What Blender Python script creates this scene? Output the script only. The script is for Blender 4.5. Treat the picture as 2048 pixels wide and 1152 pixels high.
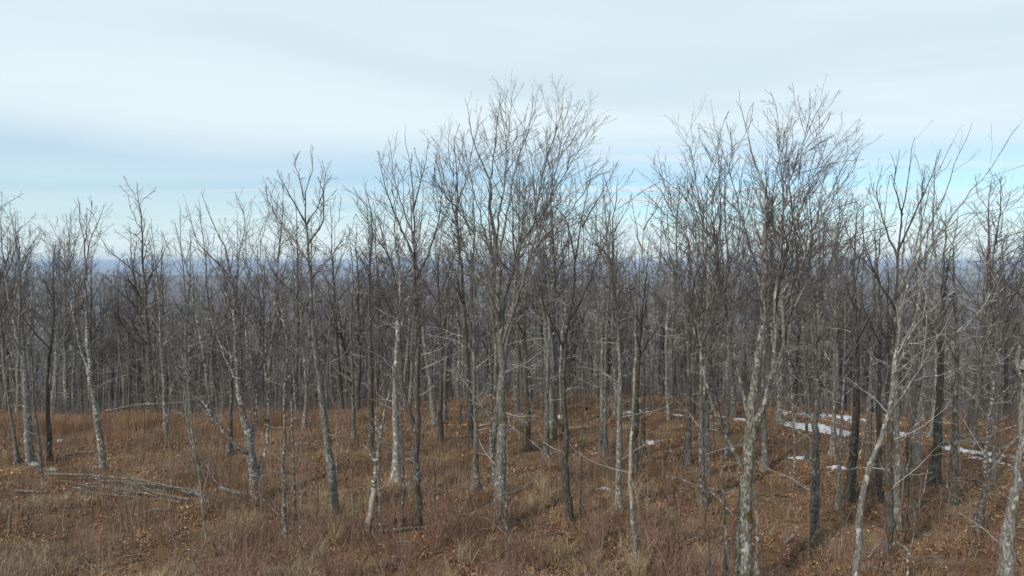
import bpy, math, random
import numpy as np
from mathutils import Vector

# ------------------------------------------------------------------ clearing
for o in list(bpy.data.objects):
    bpy.data.objects.remove(o)
S = bpy.context.scene
COL = S.collection
rng = np.random.default_rng(7)

# ------------------------------------------------------------------ camera
F = 1384.0                 # focal length in pixels of the 2048 wide photograph
CAMH = 9.0
PITCH = math.radians(2.2)
cam_d = bpy.data.cameras.new('camera')
cam = bpy.data.objects.new('camera', cam_d); COL.objects.link(cam)
cam_d.sensor_width = 36.0
cam_d.lens = 36.0 * F / 2048
cam_d.clip_start = 0.1
cam_d.clip_end = 90000
cam.location = (0, 0, CAMH)
cam.rotation_euler = (math.radians(90) - PITCH, 0, 0)
S.camera = cam

# ------------------------------------------------------------------ sun, sky
SUN_EL = math.radians(36)
SUN_AZ = math.atan2(-0.72, -0.69)          # where the sun stands: behind the camera, to the left
sd = Vector((math.sin(SUN_AZ) * math.cos(SUN_EL), math.cos(SUN_AZ) * math.cos(SUN_EL), math.sin(SUN_EL)))
sl = bpy.data.lights.new('sun', 'SUN'); sl.energy = 3.1; sl.angle = math.radians(3.0); sl.color = (1.0, 0.94, 0.86)
so = bpy.data.objects.new('sun', sl); COL.objects.link(so)
so.rotation_euler = (-sd).to_track_quat('-Z', 'Y').to_euler()

W = bpy.data.worlds.new('World'); S.world = W
W.use_nodes = True
nt = W.node_tree; N = nt.nodes; LK = nt.links
N.clear()
def nd(t, **kw):
    n = N.new(t)
    for k, v in kw.items(): setattr(n, k, v)
    return n
out = nd('ShaderNodeOutputWorld'); bg = nd('ShaderNodeBackground'); bg.inputs['Strength'].default_value = 0.1
sky = nd('ShaderNodeTexSky', sky_type='NISHITA'); sky.sun_disc = False
sky.sun_elevation = SUN_EL; sky.sun_rotation = SUN_AZ % (2 * math.pi)
sky.altitude = 500; sky.air_density = 1.0; sky.dust_density = 0.6; sky.ozone_density = 1.0
tc = nd('ShaderNodeTexCoord'); sep = nd('ShaderNodeSeparateXYZ'); LK.new(tc.outputs['Generated'], sep.inputs[0])
def mth(op, a, b=None, clamp=False):
    m = nd('ShaderNodeMath', operation=op); m.use_clamp = clamp
    for i, v in enumerate((a, b)):
        if v is None: continue
        if isinstance(v, (int, float)): m.inputs[i].default_value = v
        else: LK.new(v, m.inputs[i])
    return m.outputs[0]
zc = mth('MAXIMUM', sep.outputs['Z'], 0.0)
den = mth('ADD', zc, 0.045)
cx = mth('DIVIDE', sep.outputs['X'], den); cy = mth('DIVIDE', sep.outputs['Y'], den)
comb = nd('ShaderNodeCombineXYZ'); LK.new(cx, comb.inputs[0]); LK.new(cy, comb.inputs[1])
def cloud_noise(sx, sy, scale, off, detail=4, rough=0.5, dist=0.0):
    mp = nd('ShaderNodeMapping'); mp.inputs['Scale'].default_value = (sx, sy, 1); mp.inputs['Location'].default_value = off
    LK.new(comb.outputs[0], mp.inputs[0])
    n = nd('ShaderNodeTexNoise'); n.inputs['Scale'].default_value = scale
    n.inputs['Detail'].default_value = detail; n.inputs['Roughness'].default_value = rough
    n.inputs['Distortion'].default_value = dist
    LK.new(mp.outputs[0], n.inputs['Vector']); return n.outputs['Fac']
def rmp(v, a, b, c=0.0, d=1.0):
    m = nd('ShaderNodeMapRange', interpolation_type='SMOOTHSTEP')
    LK.new(v, m.inputs[0])
    for i, x in enumerate((a, b, c, d)): m.inputs[i + 1].default_value = x
    return m.outputs[0]
n1 = cloud_noise(0.07, 0.85, 1.0, (3.1, 1.7, 0), 5, 0.55, 0.4)
n2 = cloud_noise(0.35, 0.8, 0.55, (7.3, 2.2, 0), 6, 0.55, 0.8)
n3 = cloud_noise(0.22, 0.5, 1.0, (1.3, 9.1, 0), 4, 0.55, 0.6)
# the overcast sheet covers everything overhead and breaks into streaks towards the horizon
zw = mth('ADD', zc, mth('MULTIPLY', mth('SUBTRACT', n2, 0.5), 0.05))
cover_hi = rmp(zw, 0.075, 0.19)
cover_lo = rmp(zc, 0.085, 0.03, 0, 0.85)
cover = mth('MAXIMUM', mth('MULTIPLY', rmp(n1, 0.47, 0.66), 0.85), mth('MULTIPLY', cover_hi, 0.97))
cover = mth('MAXIMUM', cover, mth('MAXIMUM', cover_lo, rmp(sep.outputs['X'], -0.35, 0.15, 0.5, 0.12)), True)
shade = mth('MULTIPLY', rmp(n3, 0.28, 0.56), rmp(zc, 0.42, 0.20, 0.35, 1.0))
ccol = nd('ShaderNodeMix', data_type='RGBA'); LK.new(shade, ccol.inputs['Factor'])
ccol.inputs['A'].default_value = (6.2, 7.7, 8.5, 1)
ccol.inputs['B'].default_value = (7.7, 8.95, 9.45, 1)
mx = nd('ShaderNodeMix', data_type='RGBA'); LK.new(cover, mx.inputs['Factor'])
bl = nd('ShaderNodeMix', data_type='RGBA', blend_type='MULTIPLY'); bl.inputs['Factor'].default_value = 1.0
LK.new(sky.outputs[0], bl.inputs['A']); bl.inputs['B'].default_value = (1.0, 1.24, 1.38, 1)
LK.new(bl.outputs['Result'], mx.inputs['A']); LK.new(ccol.outputs['Result'], mx.inputs['B'])
LK.new(mx.outputs['Result'], bg.inputs['Color']); LK.new(bg.outputs[0], out.inputs['Surface'])

S.view_settings.view_transform = 'Standard'; S.view_settings.look = 'None'
S.view_settings.exposure = 0.06; S.view_settings.gamma = 1.0
S.render.engine = 'CYCLES'
S.cycles.max_bounces = 4; S.cycles.diffuse_bounces = 2; S.cycles.volume_bounces = 0

# ------------------------------------------------------------------ terrain
def sst(a, b, x):
    t = np.clip((x - a) / (b - a), 0, 1); return t * t * (3 - 2 * t)
def zf(x, y):
    x = np.asarray(x, float); y = np.asarray(y, float)
    z = 0.16 * np.sin(x * 0.31 + 1.2) * np.cos(y * 0.27) + 0.10 * np.sin(x * 0.83 + y * 0.49) + 0.06 * np.sin(y * 1.1 - x * 0.7 + 2)
    z = z + 0.03 * np.sin(x * 2.3 + 1.7 * np.sin(y * 0.9)) * np.cos(y * 2.1 + x * 0.4)
    crest = 36.5 + 5.5 * sst(-16, 2, x) - 8 * sst(10, 27, x)
    s = np.maximum(0, y - crest)
    s = np.maximum(s, np.maximum(0, np.abs(x) - 90) * 0.8)
    s = np.maximum(s, np.maximum(0, -y - 50))
    raw = 0.40 * s * s / (s + 22)
    z = z - 125 * (1 - np.exp(-raw / 125))
    z = z + 15 * np.exp(-(((x - 190) / 110) ** 2 + ((y - 250) / 90) ** 2))
    d = np.hypot(x, y)
    far = sst(700, 2500, d)
    h = 26 * np.sin(x / 610 + 1.3) * np.sin(y / 830 + .4) + 20 * np.sin(x / 1700 + 2.1 + y / 2600) + 24 * np.sin(y / 1900 - x / 3100)
    h2 = (30 * np.sin(x / 2900 + .5) + 22 * np.sin(x / 1330 + y / 5000)) * sst(6000, 12000, d)
    return z + far * (h + h2 + 6 * np.sin(x / 140) * np.sin(y / 160)) + 25 * sst(7000, 15000, d)

def p3(px, py, Y):
    """point of the place at world depth Y that the photograph shows at pixel (px, py)"""
    xc = (px - 1024) / F; yc = -(py - 576) / F
    dy = math.cos(PITCH) + yc * math.sin(PITCH); dz = -math.sin(PITCH) + yc * math.cos(PITCH)
    t = Y / dy
    return np.array((xc * t, Y, CAMH + dz * t))
def gp(px, py):
    """ground point seen at pixel"""
    a, b = 4.0, 4.0
    while b < 400:
        q = p3(px, py, b)
        if q[2] < zf(q[0], q[1]): break
        a = b; b += 0.5
    for _ in range(20):
        m = (a + b) / 2; q = p3(px, py, m)
        if q[2] < zf(q[0], q[1]): b = m
        else: a = m
    q = p3(px, py, b); q[2] = zf(q[0], q[1]); return q

# ------------------------------------------------------------------ mesh helpers
def mesh_np(name, V, Q, mats, T=None, midx=None, smooth=True):
    me = bpy.data.meshes.new(name)
    V = np.asarray(V, np.float32).reshape(-1, 3)
    Q = np.asarray(Q, np.int32).reshape(-1, 4)
    nq = len(Q); nt_ = 0 if T is None else len(T)
    me.vertices.add(len(V)); me.vertices.foreach_set('co', V.ravel())
    me.loops.add(nq * 4 + nt_ * 3)
    loops = Q.ravel()
    starts = np.arange(nq) * 4
    if nt_:
        T = np.asarray(T, np.int32)
        loops = np.concatenate([loops, T.ravel()])
        starts = np.concatenate([starts, nq * 4 + np.arange(nt_) * 3])
    me.loops.foreach_set('vertex_index', loops.astype(np.int32))
    me.polygons.add(nq + nt_)
    me.polygons.foreach_set('loop_start', starts.astype(np.int32))
    me.update(calc_edges=True)
    if smooth: me.polygons.foreach_set('use_smooth', np.ones(nq + nt_, bool))
    for m in (mats if isinstance(mats, (list, tuple)) else [mats]): me.materials.append(m)
    if midx is not None: me.polygons.foreach_set('material_index', np.asarray(midx, np.int32))
    return me

def nrm(a):
    return a / np.maximum(np.linalg.norm(a, axis=-1, keepdims=True), 1e-9)

class Bag:
    """collects tubes for one mesh"""
    def __init__(s): s.V = []; s.Q = []; s.n = 0
    def tubes(s, P, R, sides, lump=0.0, cap=False, r=rng):
        Nn, K, _ = P.shape
        if Nn == 0: return
        tan = np.empty_like(P); tan[:, 1:-1] = P[:, 2:] - P[:, :-2]; tan[:, 0] = P[:, 1] - P[:, 0]; tan[:, -1] = P[:, -1] - P[:, -2]
        tan = nrm(tan)
        mt = nrm(P[:, -1] - P[:, 0])
        ref = np.where(np.abs(mt[:, 2:3]) < 0.9, np.array([[0, 0, 1.]]), np.array([[1., 0, 0]]))[:, None, :]
        u = nrm(ref - tan * np.sum(ref * tan, -1, keepdims=True)); v = np.cross(tan, u)
        a = np.arange(sides) / sides * 2 * np.pi
        rr = np.repeat(R[:, :, None], sides, 2)
        if lump:
            rr = rr * (1 + lump * r.standard_normal(rr.shape))
            ph = r.uniform(0, 6.28, (Nn, 1, 1))
            rr = rr * (1 + lump * 1.3 * np.sin(a[None, None, :] * 2 + ph + np.arange(K)[None, :, None] * 0.25))
        V = P[:, :, None, :] + rr[..., None] * (np.cos(a)[None, None, :, None] * u[:, :, None, :] + np.sin(a)[None, None, :, None] * v[:, :, None, :])
        base = (s.n + (np.arange(Nn) * K * sides)[:, None, None] + (np.arange(K - 1) * sides)[None, :, None])
        j = np.arange(sides)[None, None, :]; j2 = (j + 1) % sides
        q = np.stack([base + j, base + j2, base + sides + j2, base + sides + j], -1)
        s.V.append(V.reshape(-1, 3)); s.Q.append(q.reshape(-1, 4)); s.n += Nn * K * sides
    def mesh(s, name, mat, off=(0, 0, 0)):
        return mesh_np(name, np.concatenate(s.V) - np.asarray(off), np.concatenate(s.Q), mat)

def resample(pts, K, wob=0.0, r=rng):
    """smooth (Catmull-Rom) resample of a polyline"""
    P = np.asarray(pts, float)
    if len(P) == 2: P = np.array([P[0], (P[0] + P[1]) / 2, P[1]])
    L = np.concatenate([[0], np.cumsum(np.linalg.norm(np.diff(P, axis=0), axis=1))])
    E = np.vstack([2 * P[0] - P[1], P, 2 * P[-1] - P[-2]])
    t = np.linspace(0, L[-1], K); o = []
    for x in t:
        i = min(max(np.searchsorted(L, x) - 1, 0), len(P) - 2)
        w = (x - L[i]) / (L[i + 1] - L[i])
        a, b, c, d = E[i], E[i + 1], E[i + 2], E[i + 3]
        o.append(0.5 * ((2 * b) + (-a + c) * w + (2 * a - 5 * b + 4 * c - d) * w ** 2 + (-a + 3 * b - 3 * c + d) * w ** 3))
    o = np.array(o)
    if wob:
        j = r.standard_normal(o.shape) * wob; j[0] = 0; o += j
    return o

def plen(P): return np.linalg.norm(np.diff(P, axis=1), axis=2).sum(1)

def spawn(P, R, dens, t0, t1, ang, lf, K, rr, up, wig, r, rtip=0.004, nmin=0, lmax=9, rmax=1, tpow=1.0, phi=None):
    """children of N branches: dens per metre, between t0 and t1 of each; lf = length as a share of the parent's"""
    Nn, KK, _ = P.shape
    Lp = plen(P)
    cnt = np.maximum(nmin, np.floor(Lp * (t1 - t0) * dens + r.uniform(0, 1, Nn))).astype(int)
    idx = np.repeat(np.arange(Nn), cnt); M = len(idx)
    if M == 0: return np.zeros((0, K, 3)), np.zeros((0, K))
    rank = np.concatenate([np.arange(c) for c in cnt]) if M else idx
    t = t0 + (t1 - t0) * np.clip((rank + r.uniform(0, 1, M)) / np.repeat(cnt, cnt), 0, 0.999) ** tpow
    f = t * (KK - 1); i = np.minimum(f.astype(int), KK - 2); w = (f - i)[:, None]
    st = P[idx, i] * (1 - w) + P[idx, i + 1] * w
    rad = R[idx, i] * (1 - w[:, 0]) + R[idx, i + 1] * w[:, 0]
    tan = nrm(P[idx, i + 1] - P[idx, i])
    pr = r.standard_normal((M, 3)); pr = nrm(pr - tan * np.sum(pr * tan, -1, keepdims=True))
    a = np.radians(r.uniform(ang[0], ang[1], M))[:, None]
    d = nrm(np.cos(a) * tan + np.sin(a) * pr)
    L = Lp[idx] * r.uniform(lf[0], lf[1], M) * (1.2 - 0.88 * t)
    L = np.minimum(L, lmax * r.uniform(0.7, 1.0, M))
    C = np.empty((M, K, 3)); C[:, 0] = st
    stp = (L / (K - 1))[:, None]
    for k in range(1, K):
        C[:, k] = C[:, k - 1] + d * stp
        d = nrm(d + wig * r.standard_normal((M, 3)) + np.array([0, 0, up]))
    r0 = np.minimum(rad * rr, rmax)
    s = np.linspace(0, 1, K)[None, :]
    CR = np.maximum(r0[:, None] * (1 - s) ** 0.8, np.minimum(rtip, r0[:, None]))
    return C, CR

# ------------------------------------------------------------------ materials
def new_mat(name):
    m = bpy.data.materials.new(name); m.use_nodes = True
    t = m.node_tree; b = t.nodes['Principled BSDF']
    b.inputs['Roughness'].default_value = 0.9
    b.inputs['Specular IOR Level'].default_value = 0.15
    return m, t, b
class G:
    def __init__(s, t): s.t = t
    def n(s, ty, **kw):
        x = s.t.nodes.new(ty)
        for k, v in kw.items(): setattr(x, k, v)
        return x
    def l(s, a, b): s.t.links.new(a, b)
    def noise(s, vec, scale, detail=3, rough=0.55, sc=None, off=(0, 0, 0)):
        if sc:
            mp = s.n('ShaderNodeMapping'); mp.inputs['Scale'].default_value = sc; mp.inputs['Location'].default_value = off
            s.l(vec, mp.inputs[0]); vec = mp.outputs[0]
        x = s.n('ShaderNodeTexNoise'); x.inputs['Scale'].default_value = scale; x.inputs['Detail'].default_value = detail; x.inputs['Roughness'].default_value = rough
        s.l(vec, x.inputs['Vector']); return x.outputs['Fac']
    def rng(s, v, a, b, c=0., d=1.):
        m = s.n('ShaderNodeMapRange'); s.l(v, m.inputs[0])
        for i, x in enumerate((a, b, c, d)): m.inputs[i + 1].default_value = x
        return m.outputs[0]
    def mix(s, f, a, b, bt='MIX'):
        m = s.n('ShaderNodeMix', data_type='RGBA', blend_type=bt)
        for nm, v in (('Factor', f), ('A', a), ('B', b)):
            if isinstance(v, (int, float)): m.inputs[nm].default_value = v
            elif isinstance(v, tuple): m.inputs[nm].default_value = (*v, 1)
            else: s.l(v, m.inputs[nm])
        return m.outputs['Result']
    def math(s, op, a, b):
        m = s.n('ShaderNodeMath', operation=op)
        for i, v in enumerate((a, b)):
            if isinstance(v, (int, float)): m.inputs[i].default_value = v
            else: s.l(v, m.inputs[i])
        return m.outputs[0]

def bark(name, base, dark, lichen, amt, moss=0.0, bands=False):
    """bark: vertical fissures, pale lichen patches, moss; patches keep their place on the bark"""
    m, t, b = new_mat(name); g = G(t)
    tc = g.n('ShaderNodeTexCoord'); oi = g.n('ShaderNodeObjectInfo')
    add = g.n('ShaderNodeVectorMath', operation='MULTIPLY_ADD')
    cmb = g.n('ShaderNodeCombineXYZ'); rs = g.n('ShaderNodeSeparateColor'); g.l(oi.outputs['Color'], rs.inputs[0]); g.l(rs.outputs[0], cmb.inputs[0]); g.l(rs.outputs[1], cmb.inputs[2])
    g.l(cmb.outputs[0], add.inputs[0]); add.inputs[1].default_value = (37, 0, 53); g.l(tc.outputs['Object'], add.inputs[2])
    v = add.outputs[0]
    fis = g.noise(v, 24, 4, 0.65, (1, 1, 0.30))
    fine = g.noise(v, 45, 2, 0.6)
    big = g.noise(v, 1.3, 2, 0.5)
    pat = g.noise(v, 7.5, 4, 0.62, (1, 1, 1.9) if bands else (1, 1, 0.75), (5, 3, 1))
    c = g.mix(g.rng(fis, 0.40, 0.62), dark, base)
    # lichen: more of it in some stretches of the trunk than in others
    lo = g.math('SUBTRACT', g.rng(big, 0.3, 0.7, 0.70 - amt * 0.17 + 0.04, 0.70 - amt * 0.17 - 0.06), 0.0)
    lm = g.math('MULTIPLY', g.rng(g.math('SUBTRACT', pat, lo), 0.0, 0.05), g.rng(fine, 0.35, 0.5, 0.25, 0.85))
    c = g.mix(lm, c, lichen)
    if moss:
        mm = g.rng(g.noise(v, 3.3, 4, 0.6, (1, 1, 0.6), (9, 9, 9)), 0.62 - moss * 0.2, 0.68 - moss * 0.2)
        sz_ = g.n('ShaderNodeSeparateXYZ'); g.l(tc.outputs['Object'], sz_.inputs[0])
        c = g.mix(g.math('MULTIPLY', mm, g.rng(sz_.outputs['Z'], 2.0, 7.0, 0.85, 0.1)), c, (0.085, 0.065, 0.018))
    br = g.rng(rs.outputs[0], 0, 1, 0.58, 1.08)
    hs = g.n('ShaderNodeHueSaturation'); g.l(br, hs.inputs['Value']); g.l(c, hs.inputs['Color'])
    g.l(hs.outputs[0], b.inputs['Base Color'])
    bp = g.n('ShaderNodeBump'); bp.inputs['Strength'].default_value = 0.8; bp.inputs['Distance'].default_value = 0.03
    g.l(fis, bp.inputs['Height']); g.l(bp.outputs[0], b.inputs['Normal'])
    return m
B_GREY = bark('bark_grey', (0.27, 0.255, 0.23), (0.095, 0.083, 0.072), (0.48, 0.48, 0.44), 0.62, 0.22)
B_MAPLE = bark('bark_maple', (0.27, 0.25, 0.22), (0.085, 0.072, 0.06), (0.50, 0.50, 0.45), 0.68, 0.3)
B_DARK = bark('bark_dark', (0.17, 0.15, 0.13), (0.055, 0.047, 0.04), (0.42, 0.42, 0.38), 0.45, 0.28)
B_WHITE = bark('bark_blotched', (0.22, 0.20, 0.175), (0.075, 0.065, 0.055), (0.56, 0.56, 0.52), 0.86, 0.1, True)
B_FLAKE = bark('bark_flaking', (0.31, 0.29, 0.25), (0.09, 0.075, 0.06), (0.54, 0.53, 0.48), 0.74, 0.35)
B_SMOOTH = bark('bark_pale', (0.28, 0.265, 0.235), (0.12, 0.105, 0.09), (0.62, 0.62, 0.57), 0.75, 0.0)
B_DEAD = bark('dead_wood', (0.47, 0.40, 0.30), (0.24, 0.19, 0.14), (0.62, 0.58, 0.50), 0.3, 0.0)
B_LOG = bark('weathered_wood', (0.32, 0.29, 0.25), (0.11, 0.095, 0.08), (0.56, 0.54, 0.49), 0.55, 0.0)

def plain_wood(name, a, bcol, isl=False):
    m, t, b = new_mat(name); g = G(t)
    tc = g.n('ShaderNodeTexCoord'); ge = g.n('ShaderNodeObjectInfo')
    n = g.noise(tc.outputs['Object'], 3.5, 4, 0.7)
    c = g.mix(g.rng(n, 0.42, 0.62), a, bcol)
    hs = g.n('ShaderNodeHueSaturation'); g.l(g.rng(ge.outputs['Random'], 0, 1, 0.8, 1.2), hs.inputs['Value']); g.l(c, hs.inputs['Color'])
    g.l(hs.outputs[0], b.inputs['Base Color']); return m
TW = plain_wood('twig_bark', (0.07, 0.056, 0.054), (0.195, 0.168, 0.157))
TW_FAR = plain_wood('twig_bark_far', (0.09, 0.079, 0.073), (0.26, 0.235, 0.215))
TW_PALE = plain_wood('twig_bark_pale', (0.26, 0.24, 0.21), (0.42, 0.40, 0.36))
REDW = plain_wood('red_shrub_bark', (0.17, 0.085, 0.062), (0.30, 0.20, 0.155))
WHIP = plain_wood('sapling_bark', (0.15, 0.11, 0.085), (0.25, 0.20, 0.165))

def ramp_island(name, cols, rough=0.85, transl=0.0):
    m, t, b = new_mat(name); g = G(t)
    ge = g.n('ShaderNodeNewGeometry'); tc = g.n('ShaderNodeTexCoord')
    cr = g.n('ShaderNodeValToRGB'); cr.color_ramp.interpolation = 'LINEAR'
    el = cr.color_ramp.elements
    while len(el) < len(cols): el.new(0.5)
    for i, c in enumerate(cols): el[i].position = i / (len(cols) - 1); el[i].color = (*c, 1)
    g.l(ge.outputs['Random Per Island'], cr.inputs[0])
    n = g.noise(tc.outputs['Object'], 0.35, 3, 0.6)
    hs = g.n('ShaderNodeHueSaturation'); g.l(g.rng(n, 0.3, 0.7, 0.7, 1.3), hs.inputs['Value']); g.l(cr.outputs[0], hs.inputs['Color'])
    g.l(hs.outputs[0], b.inputs['Base Color']); b.inputs['Roughness'].default_value = rough
    return m
M_STRAW = ramp_island('dry_straw', [(0.34, 0.255, 0.15), (0.46, 0.37, 0.24), (0.23, 0.165, 0.10), (0.40, 0.31, 0.19)])
M_RUST = ramp_island('rust_grass', [(0.24, 0.14, 0.085), (0.34, 0.22, 0.14), (0.17, 0.10, 0.068), (0.44, 0.33, 0.225)])
M_STEM = ramp_island('brush_stems', [(0.17, 0.10, 0.08), (0.26, 0.18, 0.14), (0.13, 0.085, 0.07), (0.38, 0.30, 0.24)])
M_LEAF = ramp_island('fallen_leaves', [(0.18, 0.088, 0.044), (0.30, 0.16, 0.08), (0.085, 0.048, 0.031), (0.21, 0.11, 0.055), (0.43, 0.28, 0.16)], 0.6)

# ground
M_GR, t, b = new_mat('leafy_ground'); g = G(t)
tc = g.n('ShaderNodeTexCoord'); v = tc.outputs['Object']
leaf = g.noise(v, 9.0, 5, 0.7); mid = g.noise(v, 0.55, 4, 0.6); big = g.noise(v, 0.13, 3, 0.55, (1, 1, 1), (4, 8, 0)); fine = g.noise(v, 30, 3, 0.7)
c = g.mix(g.rng(leaf, 0.35, 0.66), (0.062, 0.034, 0.021), (0.17, 0.088, 0.046))
c = g.mix(g.rng(fine, 0.58, 0.72), c, (0.32, 0.18, 0.085))
c = g.mix(g.math('MULTIPLY', g.rng(mid, 0.47, 0.62), 0.7), c, (0.21, 0.15, 0.085))
c = g.mix(g.math('MULTIPLY', g.rng(big, 0.50, 0.62), 0.45), c, (0.16, 0.105, 0.06))
sp = g.n('ShaderNodeSeparateXYZ'); g.l(v, sp.inputs[0])
farc = g.mix(g.rng(g.noise(v, 0.05, 5, 0.7), 0.35, 0.65), (0.07, 0.058, 0.05), (0.17, 0.135, 0.115))
farc = g.mix(g.rng(g.noise(v, 0.0016, 4, 0.6), 0.52, 0.60), farc, (0.035, 0.045, 0.035))
farc = g.mix(g.rng(g.noise(v, 0.0035, 3, 0.6, (1, 1, 1), (55, 10, 0)), 0.66, 0.69), farc, (0.36, 0.36, 0.33))
c = g.mix(g.rng(sp.outputs['Z'], -4, -22), c, farc)
g.l(c, b.inputs['Base Color'])
bp = g.n('ShaderNodeBump'); bp.inputs['Strength'].default_value = 0.9; bp.inputs['Distance'].default_value = 0.06
g.l(leaf, bp.inputs['Height']); g.l(bp.outputs[0], b.inputs['Normal'])

M_SNOW, t, b = new_mat('old_snow'); g = G(t)
tc = g.n('ShaderNodeTexCoord'); n = g.noise(tc.outputs['Object'], 7, 4, 0.7)
g.l(g.mix(g.rng(n, 0.5, 0.72), (0.60, 0.62, 0.66), (0.30, 0.25, 0.21)), b.inputs['Base Color']); b.inputs['Roughness'].default_value = 0.7
bp = g.n('ShaderNodeBump'); bp.inputs['Strength'].default_value = 0.6; bp.inputs['Distance'].default_value = 0.05; g.l(n, bp.inputs['Height']); g.l(bp.outputs[0], b.inputs['Normal'])

M_ROCK, t, b = new_mat('lichen_rock'); g = G(t)
tc = g.n('ShaderNodeTexCoord'); n = g.noise(tc.outputs['Object'], 6, 5, 0.7)
g.l(g.mix(g.rng(n, 0.42, 0.6), (0.11, 0.11, 0.095), (0.34, 0.35, 0.31)), b.inputs['Base Color'])
bp = g.n('ShaderNodeBump'); bp.inputs['Distance'].default_value = 0.05; g.l(n, bp.inputs['Height']); g.l(bp.outputs[0], b.inputs['Normal'])

# ------------------------------------------------------------------ object helpers
tone_r = np.random.default_rng(123)
def link(name, data, parent=None, loc=None, mats=None):
    o = bpy.data.objects.new(name, data); COL.objects.link(o)
    if parent: o.parent = parent; o.color = parent.color
    else: o.color = (float(tone_r.uniform()), float(tone_r.uniform()), 0, 1)
    if loc is not None: o.location = loc
    return o
def tag(o, label, cat, group=None):
    o['label'] = label; o['category'] = cat
    if group: o['group'] = group
    return o
def thing(name, label, cat, loc, group=None):
    return tag(link(name, None, None, loc), label, cat, group)
def structure(o): o['kind'] = 'structure'; return o
def stuff(o, label, cat): o['kind'] = 'stuff'; o['label'] = label; o['category'] = cat; return o

# ------------------------------------------------------------------ the ground sheet
rad = np.concatenate([[0.0], np.linspace(2, 70, 190), np.geomspace(71, 1000, 110), np.geomspace(1030, 32000, 170)])
th = np.concatenate([np.linspace(-0.75, 0.75, 520), np.linspace(0.78, 2 * np.pi - 0.78, 150)])
RR, TT = np.meshgrid(rad, th, indexing='ij')
GX = RR * np.sin(TT); GY = RR * np.cos(TT)
GZ = zf(GX, GY)
cn = sst(250, 900, RR)
GZ = GZ + cn * rng.uniform(0, 1, GZ.shape) * np.clip(4 + RR * 0.0012, 0, 14)   # tree tops far below
nr, nth = GX.shape
i = np.arange(nr - 1)[:, None]; j = np.arange(nth)[None, :]; j2 = (j + 1) % nth
Q = np.stack([i * nth + j, i * nth + j2 + 0 * i, (i + 1) * nth + j2, (i + 1) * nth + j], -1).reshape(-1, 4)
ground = structure(link('ground', mesh_np('ground', np.stack([GX, GY, GZ], -1), Q, M_GR)))

# ------------------------------------------------------------------ tree growing
def twigs(bagc, P, R, r, lvl, dens=(4.4, 5.6, 6.0), up=0.10, rtip=0.0058, sides=3, mul=1.0, ang=(22, 52), t0=0.12):
    """branches of ever finer order on the given limbs"""
    if lvl >= 1:
        A, AR = spawn(P, R, dens[0] * mul, t0, 0.97, ang, (0.20, 0.48), 7, 0.5, up, 0.12, r, rtip * 1.3, lmax=3.6)
        bagc.tubes(A, AR, 4 if sides > 2 else 3)
    if lvl >= 2:
        B, BR = spawn(np.concatenate([A]), AR, dens[1] * mul, 0.10, 0.97, ang, (0.25, 0.55), 5, 0.6, up * 1.0, 0.17, r, rtip, lmax=1.7)
        bagc.tubes(B, BR, 3)
        B2, BR2 = spawn(P, R, dens[1] * 0.6 * mul, 0.45, 1.0, ang, (0.08, 0.2), 5, 0.5, up, 0.14, r, rtip, lmax=1.4, rmax=0.012)
        bagc.tubes(B2, BR2, 3)
    if lvl >= 3:
        C, CR = spawn(np.concatenate([B, B2]), np.concatenate([BR, BR2]), dens[2] * mul, 0.10, 1.0, ang, (0.3, 0.6), 3, 0.8, up * 0.8, 0.25, r, rtip * 0.9, lmax=0.75)
        bagc.tubes(C, CR, 3)

def trunk_radius(K, r0, r1, flare=0.35, pw=0.85):
    s = np.linspace(0, 1, K)
    if pw > 1: return np.maximum(r0 * (1 - s) ** pw + r1 * 0.4 * s, 0.006)
    return np.maximum(r0 * (1 - s ** pw) + r1 * 0.5 * s, 0.006) * (1 + flare * np.exp(-s * K / 1.1))

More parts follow.
